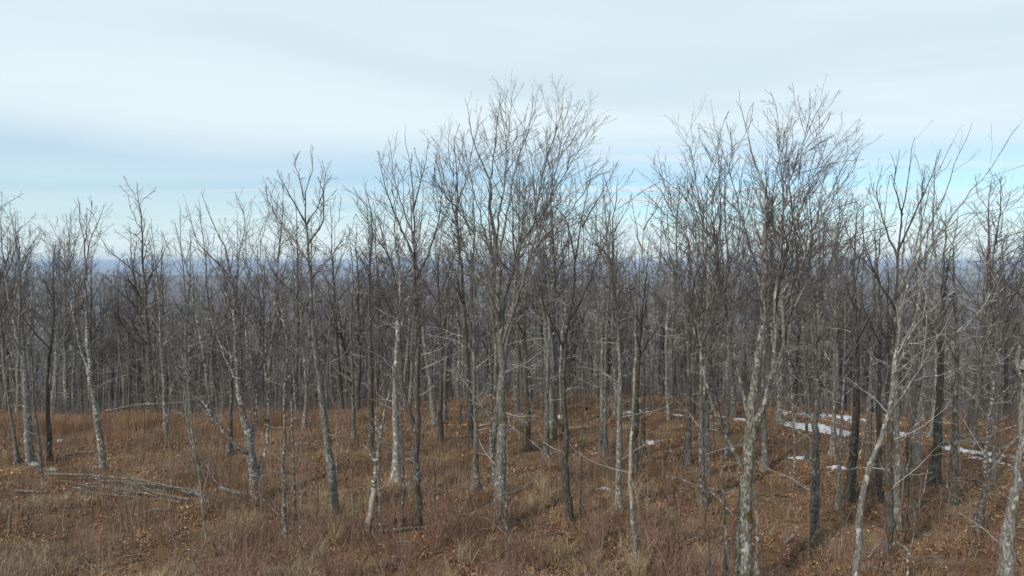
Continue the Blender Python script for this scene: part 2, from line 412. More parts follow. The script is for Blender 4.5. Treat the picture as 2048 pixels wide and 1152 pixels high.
def build_tree(root, trunkP, r0, r1, limbs, r, bmat, tmat, lvl=3, mul=1.0, auto=0, auto_t=(0.4, 0.97), auto_ang=(22, 42), auto_len=(0.3, 0.5), up=0.10, low=0.4, rtip=0.0058, sides=12, limb_parts=True, flare=0.8, dens=(4.4, 5.6, 6.0), fan=1.0):
    """one tree: trunk, big limbs, crown; coordinates are world, parts are stored relative to the root"""
    off = np.array(root.location)
    K = len(trunkP)
    TR = trunk_radius(K, r0, r1, flare, 1.3 if limbs else 0.85)
    bt = Bag(); bt.tubes(trunkP[None], TR[None], sides, 0.035, r=r)
    crown = Bag()
    LP = []
    for (lp, a, bb) in limbs:
        k = len(lp); lr = a + (bb - a) * np.linspace(0, 1, k) ** 0.6
        bl_ = Bag(); bl_.tubes(lp[None], lr[None], max(6, sides - 4), 0.03, r=r)
        if limb_parts: link('limb', bl_.mesh('limb', bmat, off), root)
        else: bt.V.append(bl_.V[0]); bt.Q.append(bl_.Q[0] + bt.n); bt.n += bl_.n
        S2, SR2 = spawn(lp[None], lr[None], 0.60 * fan, 0.15, 0.78, (16, 36), (0.36, 0.60), 11, 0.6, up * 0.3, 0.08, r, rtip * 1.3, lmax=4.4)
        LP.append((lp, lr, S2, SR2))
        twigs(crown, lp[None], lr[None], r, lvl, mul=mul, up=up, rtip=rtip, dens=dens, t0=0.3)
        if len(S2):
            crown.tubes(S2, SR2, 5, r=r); twigs(crown, S2, SR2, r, lvl, mul=mul * 0.9, up=up, rtip=rtip, dens=dens, t0=0.15)
    if auto:
        dn = auto / max(1e-3, plen(trunkP[None])[0] * (auto_t[1] - auto_t[0]))
        A, AR = spawn(trunkP[None], TR[None], dn, auto_t[0], auto_t[1], auto_ang, auto_len, 10, 0.6, up * 0.9, 0.09, r, rtip * 1.6, lmax=7)
        bl_ = Bag(); bl_.tubes(A, AR, 6, 0.03, r=r); bt.V.append(bl_.V[0]); bt.Q.append(bl_.Q[0] + bt.n); bt.n += bl_.n
        twigs(crown, A, AR, r, lvl, mul=mul, up=up, rtip=rtip, dens=dens)
    # the top of the trunk and some dead twigs lower down
    if auto or limbs:
        T, TRr = spawn(trunkP[None], TR[None], 2.5 * mul, 0.55, 1.0, (20, 42), (0.06, 0.18), 6, 0.5, up, 0.12, r, rtip, lmax=1.8, rmax=0.02)
        crown.tubes(T, TRr, 4); 
        if lvl >= 2 and len(T):
            T2, TR2 = spawn(T, TRr, 2.6 * mul, 0.1, 1, (22, 50), (0.25, 0.5), 5, 0.6, up, 0.14, r, rtip * .9, lmax=1); crown.tubes(T2, TR2, 3)
    if low:
        D, DR = spawn(trunkP[None], TR[None], low * 1.7, 0.14, 0.62, (40, 92), (0.06, 0.20), 8, 0.3, 0.03, 0.15, r, rtip, lmax=3.0, rmax=0.018)
        if len(D):
            nq0 = sum(len(q) for q in crown.Q); crown.tubes(D, DR, 3)
            D2, DR2 = spawn(D, DR, 2.2, 0.1, 1, (25, 60), (0.2, 0.5), 4, 0.6, 0.03, 0.18, r, rtip * 0.9, lmax=0.9); crown.tubes(D2, DR2, 3)
    link('trunk', bt.mesh('trunk', bmat, off), root)
    if crown.n:
        cm = crown.mesh('crown', tmat, off)
        if low and len(D):
            cm.materials.append(TW_PALE); mi = np.zeros(len(cm.polygons), np.int32); mi[nq0:] = 1; cm.polygons.foreach_set('material_index', mi)
        link('crown', cm, root)

HERO_XY = []
def hero(label, pts, w, limbs=(), mat=B_GREY, tw=TW, name='bare_tree', seed=0, wtop=2.0, below=None, depth=None, gain=1.0, **kw):
    """pts: traced trunk from the foot up, w: its width in pixels at the foot; limbs: (traced points, width at start, depth drift in metres)"""
    r = np.random.default_rng(1000 + seed)
    base = gp(*pts[0]) if depth is None else None
    if depth is not None:                      # the foot is below the picture
        q = p3(pts[0][0], pts[0][1], depth); base = np.array((q[0], depth, zf(q[0], depth)))
    Y = base[1]
    HERO_XY.append((base[0], base[1]))
    pxm = Y / F
    lean = r.uniform(-0.04, 0.04)
    H = [base - np.array((0, 0, 0.12))]
    for k, p in enumerate(pts[1:]):
        dz = lean * (p3(p[0], p[1], Y)[2] - base[2])
        H.append(p3(p[0], p[1], Y + dz))
    if depth is not None: H[0] = base - np.array((0, 0, 0.12))
    L = sum(np.linalg.norm(H[k + 1] - H[k]) for k in range(len(H) - 1))
    K = int(np.clip(L / 0.35, 8, 46))
    tp = resample(H, K, 0.006 + 0.0009 * w, r)
    lb = []
    for q in limbs:
        lpts, lw, drift = q[:3]
        s0 = p3(lpts[0][0], lpts[0][1], Y + lean * (p3(lpts[0][0], lpts[0][1], Y)[2] - base[2]))
        d0 = s0[1]
        if len(q) > 3:                         # starts on an earlier limb
            d0 = lb[q[3]][0][np.argmin(np.linalg.norm((lb[q[3]][0] - s0)[:, [0, 2]], axis=1))][1]
        ps = []
        for k, p in enumerate(lpts):
            ps.append(p3(p[0], p[1], d0 + drift * k / (len(lpts) - 1)))
        l_ = sum(np.linalg.norm(ps[k + 1] - ps[k]) for k in range(len(ps) - 1))
        lb.append((resample(ps, int(np.clip(l_ / 0.30, 6, 40)), 0.020, r), 0.95 * lw * pxm / 2, 0.7 * pxm / 2))
    root = thing(name, label, kw.pop('cat', 'tree'), base, kw.pop('group', None))
    if 'tone' in kw: root.color = (kw.pop('tone'), 0.37, 0, 1)
    for (f0, f1) in kw.pop('scars', ()):
        k0, k1 = int(f0 * K), int(f1 * K)
        sR = trunk_radius(K, 1.16 * w * pxm / 2, wtop * pxm / 2, kw.get('flare', .6), 1.3 if limbs else .85)[k0:k1]
        sb = Bag(); sb.tubes((tp[k0:k1] + np.array((-0.006, -0.012, 0)))[None], (sR * np.concatenate([[.8], np.full(k1 - k0 - 2, 1.03), [.8]]))[None], 12, 0.02, r=r)
        link('bare_wood', sb.mesh('bare_wood', B_DEAD, base), root)
    build_tree(root, tp, 1.16 * w * pxm / 2, wtop * pxm / 2, lb, r, mat, tw, **kw)
    return root

# ------------------------------------------------------------------ the traced trees
exec_hero = []
def HERO(*a, **k): hero(*a, seed=len(HERO_XY), **k)

HERO('tallest bare tree at the centre, grey trunk fanning into many tall ascending limbs',
     [(1005, 1058), (1002, 980), (1002, 901), (1004, 768), (1002, 690), (996, 600), (996, 550), (990, 500), (983, 427), (978, 352), (950, 293), (931, 196)], 24,
     [([(1001, 664), (991, 625), (973, 575), (939, 526), (909, 427), (886, 350), (869, 280)], 9, -1.5),
      ([(993, 510), (998, 427), (1008, 377), (1018, 254), (1030, 160)], 6, 0.8),
      ([(983, 400), (984, 343), (993, 254), (1003, 178)], 4.5, 1.3),
      ([(996, 560), (1005, 476), (1033, 328), (1057, 254), (1067, 193)], 6, -1.8),
      ([(1002, 672), (1013, 590), (1043, 486), (1067, 447), (1090, 328), (1120, 240), (1127, 175)], 9, 1.8),
      ([(1004, 690), (1020, 640), (1038, 590), (1057, 516), (1097, 407), (1156, 303), (1197, 232)], 9, -1.2),
      ([(1088, 425), (1115, 330), (1141, 260), (1169, 203)], 4, 1.0, 5),
      ([(1057, 516), (1090, 470), (1137, 427), (1186, 353), (1216, 318)], 5, -1.5, 5),
      ([(985, 600), (952, 500), (918, 400), (898, 310), (903, 245)], 6, 1.2),
      ([(991, 545), (962, 440), (940, 350), (922, 262)], 5, -0.6),
      ([(950, 470), (915, 420), (888, 390), (862, 345)], 4, -1.0, 0),
      ([(909, 430), (935, 350), (950, 270), (965, 215)], 4, 1.0, 0),
      ([(995, 850), (945, 785), (915, 740), (895, 690), (878, 630)], 7, 1.4)],
     mat=B_MAPLE, tone=0.55, fan=0.8, lvl=3, mul=0.85, up=0.09, low=0.5, wtop=2)

HERO('stout foreground tree right of centre, peeling mossy trunk forking low into many pale limbs',
     [(1487, 1190), (1489, 1068), (1493, 960), (1496, 918), (1500, 868), (1503, 820), (1511, 768), (1518, 680), (1526, 600), (1530, 488), (1530, 394), (1499, 287), (1470, 200)], 30,
     [([(1490, 940), (1478, 920), (1441, 851), (1417, 785), (1400, 690), (1389, 573), (1375, 480), (1340, 400), (1315, 335)], 11, -1.2),
      ([(1501, 865), (1490, 800), (1467, 705), (1445, 600), (1431, 488), (1400, 400), (1380, 300), (1352, 262)], 10, 1.6),
      ([(1503, 850), (1524, 825), (1536, 780), (1550, 700), (1549, 629), (1562, 488), (1577, 371), (1619, 254), (1655, 190)], 13, -0.8),
      ([(1538, 770), (1566, 690), (1592, 570), (1635, 450), (1690, 330), (1730, 277)], 8, -2.0, 2),
      ([(1530, 480), (1552, 350), (1572, 260), (1581, 209)], 5, 1.4),
      ([(1526, 590), (1508, 520), (1480, 420), (1445, 300), (1425, 232)], 6, 1.5),
      ([(1549, 630), (1580, 500), (1620, 380), (1665, 300), (1700, 262)], 6, 1.8, 2),
      ([(1431, 490), (1425, 400), (1440, 330), (1418, 262)], 4.5, -1.2, 1),
      ([(1389, 575), (1398, 470), (1378, 390), (1372, 320)], 4.5, 1.0, 0),
      ([(1398, 690), (1372, 600), (1345, 520), (1322, 430)], 6, -1.2, 0),
      ([(1445, 600), (1420, 500), (1402, 420), (1368, 300)], 5, -0.8, 1),
      ([(1562, 490), (1600, 420), (1640, 350), (1690, 290)], 5, 1.0, 2),
      ([(1445, 600), (1410, 520), (1370, 440), (1330, 372)], 5, 1.6, 1),
      ([(1575, 640), (1620, 560), (1680, 470), (1715, 390)], 5, 1.6, 3),
      ([(1498, 905), (1520, 850), (1540, 790), (1562, 735), (1580, 640), (1605, 560)], 7, 1.2)],
     mat=B_FLAKE, tone=0.65, fan=0.75, depth=18.8, lvl=3, mul=0.9, up=0.05, low=0.25, wtop=2, flare=0.15)

HERO('pale leaning tree at right whose long bare limbs sweep out to the upper right',
     [(1708, 1200), (1719, 1068), (1733, 955), (1753, 901), (1769, 855), (1780, 815), (1786, 760), (1792, 710), (1800, 640), (1822, 540), (1842, 450), (1868, 360), (1905, 290)], 15,
     [([(1771, 852), (1789, 811), (1819, 768), (1846, 731), (1886, 700), (1913, 664), (1963, 620), (2003, 580), (2060, 530)], 8, -2.4),
      ([(1822, 766), (1869, 752), (1915, 738), (1969, 731), (2060, 716)], 4.5, -1.8, 0),
      ([(1787, 748), (1803, 717), (1819, 670), (1869, 617), (1919, 577), (1963, 534), (2055, 472)], 7, -1.6),
      ([(1800, 722), (1826, 650), (1843, 567), (1880, 470), (1930, 400), (1985, 330), (2037, 252)], 6.5, -1.0),
      ([(1826, 530), (1870, 430), (1910, 330), (1948, 243)], 4.5, -0.6),
      ([(1840, 570), (1900, 500), (1960, 450), (2030, 395)], 4, -1.4, 3),
      ([(1880, 600), (1940, 588), (2000, 584), (2050, 578)], 2.5, 1.0, 2),
      ([(1862, 480), (1930, 430), (1990, 420), (2050, 370)], 3, 1.0, 3)],
     mat=B_SMOOTH, tw=TW_PALE, name='leaning_tree', depth=16.8, tone=0.5, fan=0.5, lvl=2, mul=0.62, up=0.06, low=0.1, flare=0.1, dens=(2.2, 2.8, 3))

HERO('thick scaly grey trunk leaning out of the right edge, its top snapped off pale',
     [(1995, 1215), (2023, 1051), (2034, 968), (2043, 868), (2045, 768), (2036, 735), (2033, 690)], 36,
     [([(2040, 740), (2062, 700), (2090, 640), (2110, 560), (2150, 470)], 14, 0.8),
      ([(2040, 870), (2005, 895), (1985, 893), (1960, 880), (1935, 872)], 4, -0.6),
      ([(2060, 700), (2040, 650), (2005, 600), (1990, 560)], 5, -1.0, 0),
      ([(2090, 640), (2060, 560), (2048, 480), (2046, 420)], 6, 0.5, 0)],
     mat=B_GREY, depth=15.6, lvl=2, mul=0.7, low=0.2, wtop=17, flare=0.1, name='broken_topped_tree')

HERO('bare tree left of centre with a gently curved grey trunk and round open crown',
     [(669, 1031), (667, 990), (660, 918), (645, 818), (638, 750), (630, 690), (624, 634), (620, 553), (617, 499), (611, 426), (609, 389), (626, 335), (624, 300)], 18,
     [([(615, 520), (586, 477), (556, 440), (538, 405), (530, 370)], 5.5, 1.2),
      ([(611, 445), (589, 408), (567, 371), (556, 338)], 4.5, -1.2),
      ([(618, 485), (640, 451), (649, 419), (648, 371), (664, 350)], 5.5, -1.4),
      ([(609, 400), (598, 360), (590, 325), (596, 305)], 3.5, 1),
      ([(621, 560), (645, 530), (672, 500), (690, 462)], 4.5, 1.5),
      ([(625, 640), (593, 594), (556, 557), (535, 525)], 6, -1.5),
      ([(640, 770), (655, 700), (662, 640), (680, 585), (700, 540)], 7, 1.2),
      ([(613, 450), (635, 410), (650, 360), (645, 320)], 4, 1.4)],
     mat=B_GREY, lvl=3, mul=0.85, up=0.05, low=0.6)

HERO('dark straight tree left of the central tree, crowded crown reaching above its neighbours',
     [(835, 1051), (834, 980), (832, 901), (834, 835), (832, 768), (836, 650), (829, 560), (831, 480), (826, 400), (820, 330), (808, 268)], 18,
     [([(828, 850), (812, 800), (803, 740), (800, 650), (790, 560), (765, 470), (745, 400)], 8, -1.2),
      ([(831, 610), (785, 530), (742, 450), (702, 395)], 6, 1.2),
      ([(830, 520), (795, 440), (768, 370), (757, 300)], 6, -1.4),
      ([(833, 560), (866, 480), (885, 390), (868, 300)], 6, 1.4),
      ([(826, 420), (845, 350), (858, 280)], 4.5, -1.0),
      ([(836, 660), (880, 590), (905, 520), (930, 440)], 5.5, 1.6),
      ([(829, 470), (800, 400), (785, 330), (780, 280)], 4, 1.4)],
     mat=B_DARK, lvl=3, mul=0.8, low=0.7)

HERO('many stemmed blotchy tree clump at left, stems splaying from one leaning foot',
     [(515, 1003), (508, 960), (500, 891), (495, 860), (479, 790), (472, 700), (468, 600), (463, 556), (452, 500), (425, 440), (402, 383)], 18,
     [([(500, 905), (480, 898), (433, 845), (400, 790), (365, 735), (325, 700), (300, 640), (290, 600)], 11, -1.8),
      ([(500, 890), (510, 850), (514, 790), (518, 700), (528, 600), (520, 500), (540, 420)], 11, 1.2),
      ([(433, 848), (418, 780), (405, 700), (390, 620), (375, 540), (350, 450)], 9, -0.8, 0),
      ([(464, 560), (430, 520), (395, 480), (373, 408)], 5, -1.2),
      ([(466, 590), (480, 500), (490, 440), (470, 385)], 5, 1.5),
      ([(512, 1000), (522, 930), (533, 885), (536, 800), (530, 700), (545, 600), (560, 540)], 10, 0.9),
      ([(508, 1002), (470, 985), (433, 965), (405, 915), (385, 870), (372, 845)], 4, -0.9),
      ([(479, 790), (460, 735), (443, 700), (425, 650), (410, 610), (395, 550)], 7, 1.0),
      ([(400, 790), (372, 752), (350, 735), (313, 697), (285, 650), (270, 625)], 5, -1.0, 0),
      ([(514, 790), (500, 720), (492, 650), (500, 570), (490, 490), (505, 420)], 6, -1.0, 1),
      ([(440, 852), (390, 830), (345, 822), (318, 806)], 4, -1.0, 0),
      ([(470, 640), (445, 570), (420, 520), (405, 450)], 5, 0.9)],
     mat=B_WHITE, tone=1.0, fan=0.6, lvl=3, mul=0.6, low=0.3, name='multi_stem_tree')

HERO('slim white blotched tree with a leaning dark trunk, alone on the left knoll',
     [(207, 937), (200, 880), (190, 800), (183, 768), (176, 690), (172, 600), (170, 540), (168, 480), (160, 440), (156, 392)], 13,
     [([(182, 760), (155, 680), (140, 590), (125, 500), (98, 440)], 5.5, 1.0),
      ([(171, 560), (178, 490), (198, 440), (208, 410)], 4.5, -1.2),
      ([(172, 620), (150, 540), (138, 480), (132, 430)], 4, -1.0),
      ([(168, 490), (180, 440), (185, 400)], 3, 1.0)],
     mat=B_WHITE, lvl=3, mul=0.75, low=0.5)

HERO('thick grey tree nearest the left edge, forking above head height of the brush',
     [(62, 925), (57, 860), (52, 768), (47, 720), (30, 650), (18, 590), (10, 540), (4, 480), (-2, 420)], 15,
     [([(22, 610), (48, 520), (72, 475), (80, 455)], 6, 1.2),
      ([(45, 715), (20, 660), (-15, 600), (-40, 520)], 6, -1.2),
      ([(12, 550), (30, 490), (25, 440)], 4, -1)],
     mat=B_GREY, lvl=3, mul=0.7, low=0.6)

HERO('dark tree right of the central one, trunk bent at its foot and mid height',
     [(1140, 1045), (1133, 985), (1131, 935), (1132, 868), (1127, 818), (1128, 768), (1131, 690), (1137, 640), (1148, 575), (1150, 520), (1162, 460), (1170, 400), (1185, 330)], 15,
     [([(1125, 862), (1112, 840), (1095, 832)], 3.5, -0.6),
      ([(1129, 700), (1105, 650), (1085, 600), (1080, 540)], 6, -1.4),
      ([(1150, 520), (1135, 450), (1110, 410), (1098, 370)], 5, 1.2),
      ([(1138, 640), (1180, 560), (1210, 480), (1225, 420)], 5, 1.4),
      ([(1164, 455), (1195, 400), (1222, 350)], 4, -1)],
     mat=B_DARK, lvl=3, mul=0.7, low=0.7)

HERO('slender barkless tree with a cream scarred stem right of the centre',
     [(1271, 1128), (1268, 1060), (1264, 1001), (1262, 935), (1266, 851), (1269, 768), (1272, 700), (1272, 620), (1276, 560), (1284, 500), (1290, 440), (1302, 372)], 10,
     [([(1271, 640), (1255, 590), (1246, 560)], 5, -0.8),
      ([(1285, 500), (1270, 440), (1262, 390)], 4, 1),
      ([(1288, 460), (1315, 410), (1330, 380)], 3.5, -1)],
     mat=B_SMOOTH, lvl=3, mul=0.6, low=0.3, flare=0.1, scars=((0.17, 0.36), (0.46, 0.56)))

HERO('tall grey tree on the leaf litter right of the stout forked tree',
     [(1628, 1088), (1630, 1000), (1631, 935), (1633, 850), (1633, 768), (1631, 700), (1628, 620), (1618, 545), (1625, 480), (1640, 400), (1650, 340)], 17,
     [([(1632, 705), (1655, 620), (1660, 540), (1680, 450), (1700, 380)], 8, 1.4),
      ([(1620, 560), (1600, 490), (1585, 430)], 6, -1.2),
      ([(1627, 480), (1605, 420), (1600, 370)], 4, 1.4)],
     mat=B_MAPLE, lvl=3, mul=0.7, low=0.6)

HERO('dark upright mossy tree standing directly behind the pale leaning tree',
     [(1778, 1111), (1778, 1040), (1777, 980), (1779, 901), (1781, 840), (1783, 768), (1788, 680), (1792, 600), (1796, 510), (1802, 440), (1815, 360), (1828, 275)], 16,
     [([(1797, 520), (1770, 450), (1755, 390), (1765, 330)], 6, 1.2),
      ([(1796, 500), (1830, 430), (1860, 360), (1880, 300)], 6, -1.0),
      ([(1792, 600), (1830, 540), (1870, 480), (1905, 410)], 5.5, 1.5),
      ([(1790, 620), (1755, 560), (1730, 490), (1722, 430)], 5.5, -1.2),
      ([(1805, 430), (1790, 370), (1800, 300)], 4, -1)],
     mat=B_DARK, lvl=3, mul=0.8, low=0.6)

# further traced trunks, each with a crown of its own
MID = [
 ('grey trunk paired closely behind the dark mossy tree at right', [(1793, 1055), (1795, 950), (1794, 850), (1792, 768), (1800, 620), (1808, 480), (1822, 400)], 13, B_GREY),
 ('straight grey tree right of centre with dark bark bands', [(1236, 1018), (1238, 900), (1239, 768), (1236, 660), (1229, 560), (1226, 450), (1238, 352)], 13, B_GREY),
 ('broad tree with flared pale foot left of the dark mossy tree', [(1699, 1001), (1706, 920), (1711, 850), (1713, 768), (1712, 650), (1708, 540), (1715, 400)], 18, B_DARK),
 ('very thin lichened tree just left of the broad flared tree at right', [(1674, 1018), (1679, 930), (1684, 850), (1687, 768), (1690, 640), (1692, 520)], 8, B_GREY),
 ('dark tree with a curved upper trunk between the leaning tree and the snow', [(1826, 1041), (1822, 950), (1819, 868), (1830, 820), (1840, 768), (1848, 650), (1850, 520), (1860, 430)], 12, B_DARK),
 ('widest tree near the snow strip at right, tapering dark trunk', [(1869, 968), (1873, 900), (1877, 840), (1880, 768), (1884, 650), (1888, 540), (1892, 420)], 19, B_DARK),
 ('mossy grey tree in front of the snow strip at right', [(1904, 1005), (1909, 900), (1913, 768), (1912, 640), (1906, 520), (1915, 430)], 14, B_MAPLE),
 ('thin white blotched tree curving upward beyond the snow at far right', [(1958, 1061), (1964, 1000), (1970, 935), (1973, 868), (1986, 768), (1980, 680), (1966, 600), (1970, 500)], 9, B_WHITE),
 ('slim tree behind the thin white blotched tree at far right', [(1987, 960), (1990, 870), (1999, 768), (2003, 680), (2000, 560), (2008, 470)], 8, B_GREY),
 ('grey tree left of the stout forked tree with an evenly lichened trunk', [(1404, 1008), (1403, 900), (1402, 768), (1404, 660), (1410, 560), (1405, 450), (1395, 380)], 14, B_FLAKE),
 ('dark twin close behind the evenly lichened tree left of the stout forked tree', [(1412, 951), (1413, 870), (1414, 768), (1420, 640), (1432, 540), (1440, 430)], 12, B_GREY),
 ('plain grey tree on the leaves between the scarred slender tree and the lichened tree', [(1374, 928), (1378, 850), (1379, 768), (1376, 660), (1380, 540), (1370, 430)], 12, B_GREY),
 ('dark straight tree immediately behind the slender scarred tree', [(1270, 940), (1272, 860), (1275, 768), (1282, 650), (1292, 560), (1300, 470)], 11, B_DARK),
 ('slim dark tree a step right of the slender scarred tree', [(1286, 911), (1286, 850), (1287, 768), (1290, 640), (1300, 540)], 9, B_DARK),
 ('left tree of the close pair standing right of centre', [(1202, 905), (1203, 840), (1204, 768), (1203, 640), (1195, 540), (1190, 430)], 8, B_GREY),
 ('right tree of the close pair standing right of centre', [(1211, 911), (1211, 840), (1211, 768), (1214, 640), (1220, 540), (1215, 420)], 9, B_GREY),
 ('grey tree between the central tree and the bending dark tree', [(1092, 921), (1094, 850), (1094, 768), (1098, 650), (1105, 540), (1100, 430)], 11, B_GREY),
 ('dark tree just right of the central tree, foot in the leaves', [(1056, 898), (1057, 830), (1053, 768), (1050, 650), (1056, 540), (1060, 440)], 9, B_DARK),
 ('grey tree standing left of the central tree, leaves at its round foot', [(952, 976), (952, 900), (949, 768), (947, 660), (940, 560), (942, 460)], 12, B_GREY),
 ('slim pale blotched stem hugging the left side of the central tree', [(993, 1030), (988, 950), (982, 868), (982, 768), (975, 660), (965, 560), (960, 460)], 7, B_WHITE),
 ('pale smooth tree between the broken snag and the dark straight tree', [(792, 966), (793, 880), (790, 768), (796, 660), (800, 560), (790, 460), (796, 380)], 16, B_SMOOTH),
 ('thin white blotched tree in front of the brush at left of centre', [(570, 1078), (567, 1010), (567, 955), (569, 835), (570, 768), (575, 690), (560, 600), (572, 520)], 9, B_WHITE),
 ('thinner blotched stem beside the thin white tree at left of centre', [(589, 1045), (588, 960), (584, 835), (580, 768), (584, 690), (596, 600)], 6, B_WHITE),
 ('pencil thin white stem crossing in front of the pale smooth tree', [(805, 1055), (806, 950), (804, 868), (804, 768), (812, 680), (806, 600)], 5.5, B_WHITE),
 ('short thin blotched stem touching the broken snag', [(762, 1068), (759, 990), (757, 930), (756, 850), (752, 770), (748, 700)], 5.5, B_WHITE),
 ('dark tree behind the broken snag', [(741, 900), (742, 840), (742, 768), (740, 660), (738, 560), (744, 450), (730, 365)], 11, B_DARK),
 ('dark crooked tree at far left beside the thick grey edge tree', [(100, 921), (97, 850), (95, 768), (102, 690), (108, 620), (106, 540), (112, 480)], 9, B_DARK),
 ('thin wavy tree between the thick edge tree and the dark crooked tree', [(82, 948), (78, 880), (69, 820), (66, 768), (62, 690), (70, 610), (60, 540)], 6, B_GREY),
 ('spindly tree left of the thick grey edge tree', [(35, 925), (28, 870), (20, 818), (12, 768), (5, 690), (-3, 600)], 6.5, B_GREY),
 ('slim grey tree on the far side of the grass knoll', [(331, 866), (330, 820), (328, 768), (322, 690), (318, 600), (310, 520)], 9, B_GREY),
 ('slim crooked tree leaning behind the multi stemmed clump', [(404, 962), (395, 920), (385, 890), (377, 855), (372, 800), (368, 730), (350, 650)], 6, B_GREY),
 ('small dark tree behind the brush between clump and curved tree', [(458, 912), (461, 850), (461, 768), (455, 680), (452, 600)], 10, B_DARK),
 ('grey tree seen between the two thin blotched stems and the curved tree', [(609, 860), (611, 820), (612, 768), (606, 680), (600, 600), (604, 500)], 8, B_GREY),
 ('grey stemmed tree right behind the curved tree', [(708, 875), (707, 830), (706, 768), (702, 660), (706, 560), (698, 460)], 7, B_GREY),
 ('slim dark tree left of the pale smooth tree, behind the snag', [(880, 881), (881, 830), (883, 768), (882, 660), (876, 560), (884, 440)], 10, B_DARK),
 ('grey twin of the slim dark tree between dark straight and central trees', [(889, 840), (890, 800), (889, 768), (895, 660), (901, 560), (908, 470)], 8, B_GREY),
 ('grey tree half hidden left of the broad flared tree', [(1664, 911), (1667, 850), (1669, 768), (1668, 650), (1676, 540)], 10, B_GREY),
 ('grey tree on the litter between broad flared tree and leaning tree', [(1736, 918), (1738, 850), (1741, 768), (1744, 640), (1752, 520), (1748, 420)], 11, B_DARK),
 ('tree with a splayed foot touching the crook of the leaning tree', [(1754, 1001), (1757, 930), (1758, 850), (1759, 768), (1760, 650), (1756, 540), (1762, 430)], 13, B_DARK),
 ('grey tree rising from the edge of the snow strip', [(1831, 925), (1836, 850), (1841, 768), (1838, 640), (1846, 520)], 13, B_GREY),
 ('thin crooked tree on the leaves at the right between stout tree and tall grey tree', [(1588, 981), (1589, 900), (1586, 820), (1582, 768), (1576, 690), (1584, 610)], 5, B_WHITE),
 ('dark thin tree with a straight stem beyond the stout forked tree', [(1613, 925), (1613, 850), (1612, 768), (1608, 660), (1600, 560), (1594, 480)], 7, B_DARK),
 ('grey tree directly behind the stout forked tree', [(1530, 940), (1528, 860), (1526, 768), (1532, 640), (1540, 540), (1530, 430)], 12, B_GREY),
 ('slim tree peering out left of the stout forked tree', [(1455, 915), (1455, 850), (1456, 768), (1460, 660), (1468, 560)], 8, B_GREY),
]
for (lab, pts, w, m) in MID:
    top = pts[-1]
    thin = w <= 7
    HERO(lab, pts, w, mat=m, auto=5 if thin else 9, auto_t=(0.35 if thin else 0.46, 0.95), auto_len=(0.16, 0.30) if thin else (0.22, 0.40),
         lvl=3, mul=0.78, auto_ang=(26, 50), low=0.6, up=0.04, wtop=1.6, limb_parts=False, sides=8 if thin else 10, name='slender_tree' if thin else 'bare_tree')

# thin whips and bent stems near the front
WHIPS = [
 ('crooked dark bare stem in front of the stout forked tree', [(1414, 1175), (1419, 1095), (1410, 1060), (1412, 1018), (1421, 968), (1418, 900), (1424, 850)], 6, B_DARK),
 ('small whorled sapling behind the log pile', [(280, 1051), (275, 1000), (271, 950), (270, 901)], 3.4, WHIP),
 ('thin leaning sapling left of the stout forked tree', [(1558, 1150), (1566, 1085), (1578, 1020), (1584, 985)], 4, WHIP),
 ('thin sapling between curved tree and thin blotched stems', [(634, 1050), (636, 990), (632, 955), (610, 945)], 3.6, WHIP),
 ('thin dark sapling right of the curved tree', [(708, 1058), (706, 1000), (702, 920), (694, 870), (690, 810)], 3.6, WHIP),
 ('white blotched sapling right of the dark straight tree', [(870, 1030), (869, 980), (869, 930), (867, 885)], 3.6, B_WHITE),
 ('bent grey sapling between dark straight and central trees', [(948, 1020), (940, 985), (928, 950), (917, 905), (913, 860)], 4, WHIP),
 ('young upright sapling on the grass left of the log pile', [(20, 1052), (24, 1000), (22, 960)], 3, WHIP),
 ('thin pale sapling before the broad flared tree', [(1655, 1130), (1663, 1085), (1690, 1050), (1705, 1010)], 3, B_WHITE),
 ('slim sapling on the leaves before the widest tree', [(1837, 1040), (1840, 990), (1843, 930), (1846, 880)], 3.4, WHIP),
 ('pale slim sapling left of the thin white blotched tree', [(1951, 1045), (1951, 1010), (1950, 990)], 3.2, B_SMOOTH),
 ('pale slim sapling right of the thin white blotched tree', [(1968, 1062), (1975, 1030), (1978, 990)], 3.2, B_SMOOTH),
 ('arching sapling bowed over before the dark mossy tree', [(1823, 1075), (1812, 1050), (1800, 1010), (1794, 980)], 3.2, WHIP),
 ('straight sapling beside the straight grey tree right of centre', [(1294, 1035), (1296, 1000), (1294, 950), (1292, 900)], 3, WHIP),
 ('straight dark sapling on the leaves before the close pair', [(1152, 990), (1153, 950), (1154, 900)], 3, WHIP),
]
for (lab, pts, w, m) in WHIPS:
    kw = dict(depth=17.6) if pts[0][1] > 1155 else {}
    HERO(lab, pts, w, mat=m, tw=WHIP, auto=5, auto_t=(0.3, 0.98), auto_ang=(45, 85), auto_len=(0.22, 0.42), up=0.04, lvl=2, mul=0.9, low=0, wtop=1.2, limb_parts=False, sides=7, name='sapling', cat='sapling', flare=0.1, **kw)

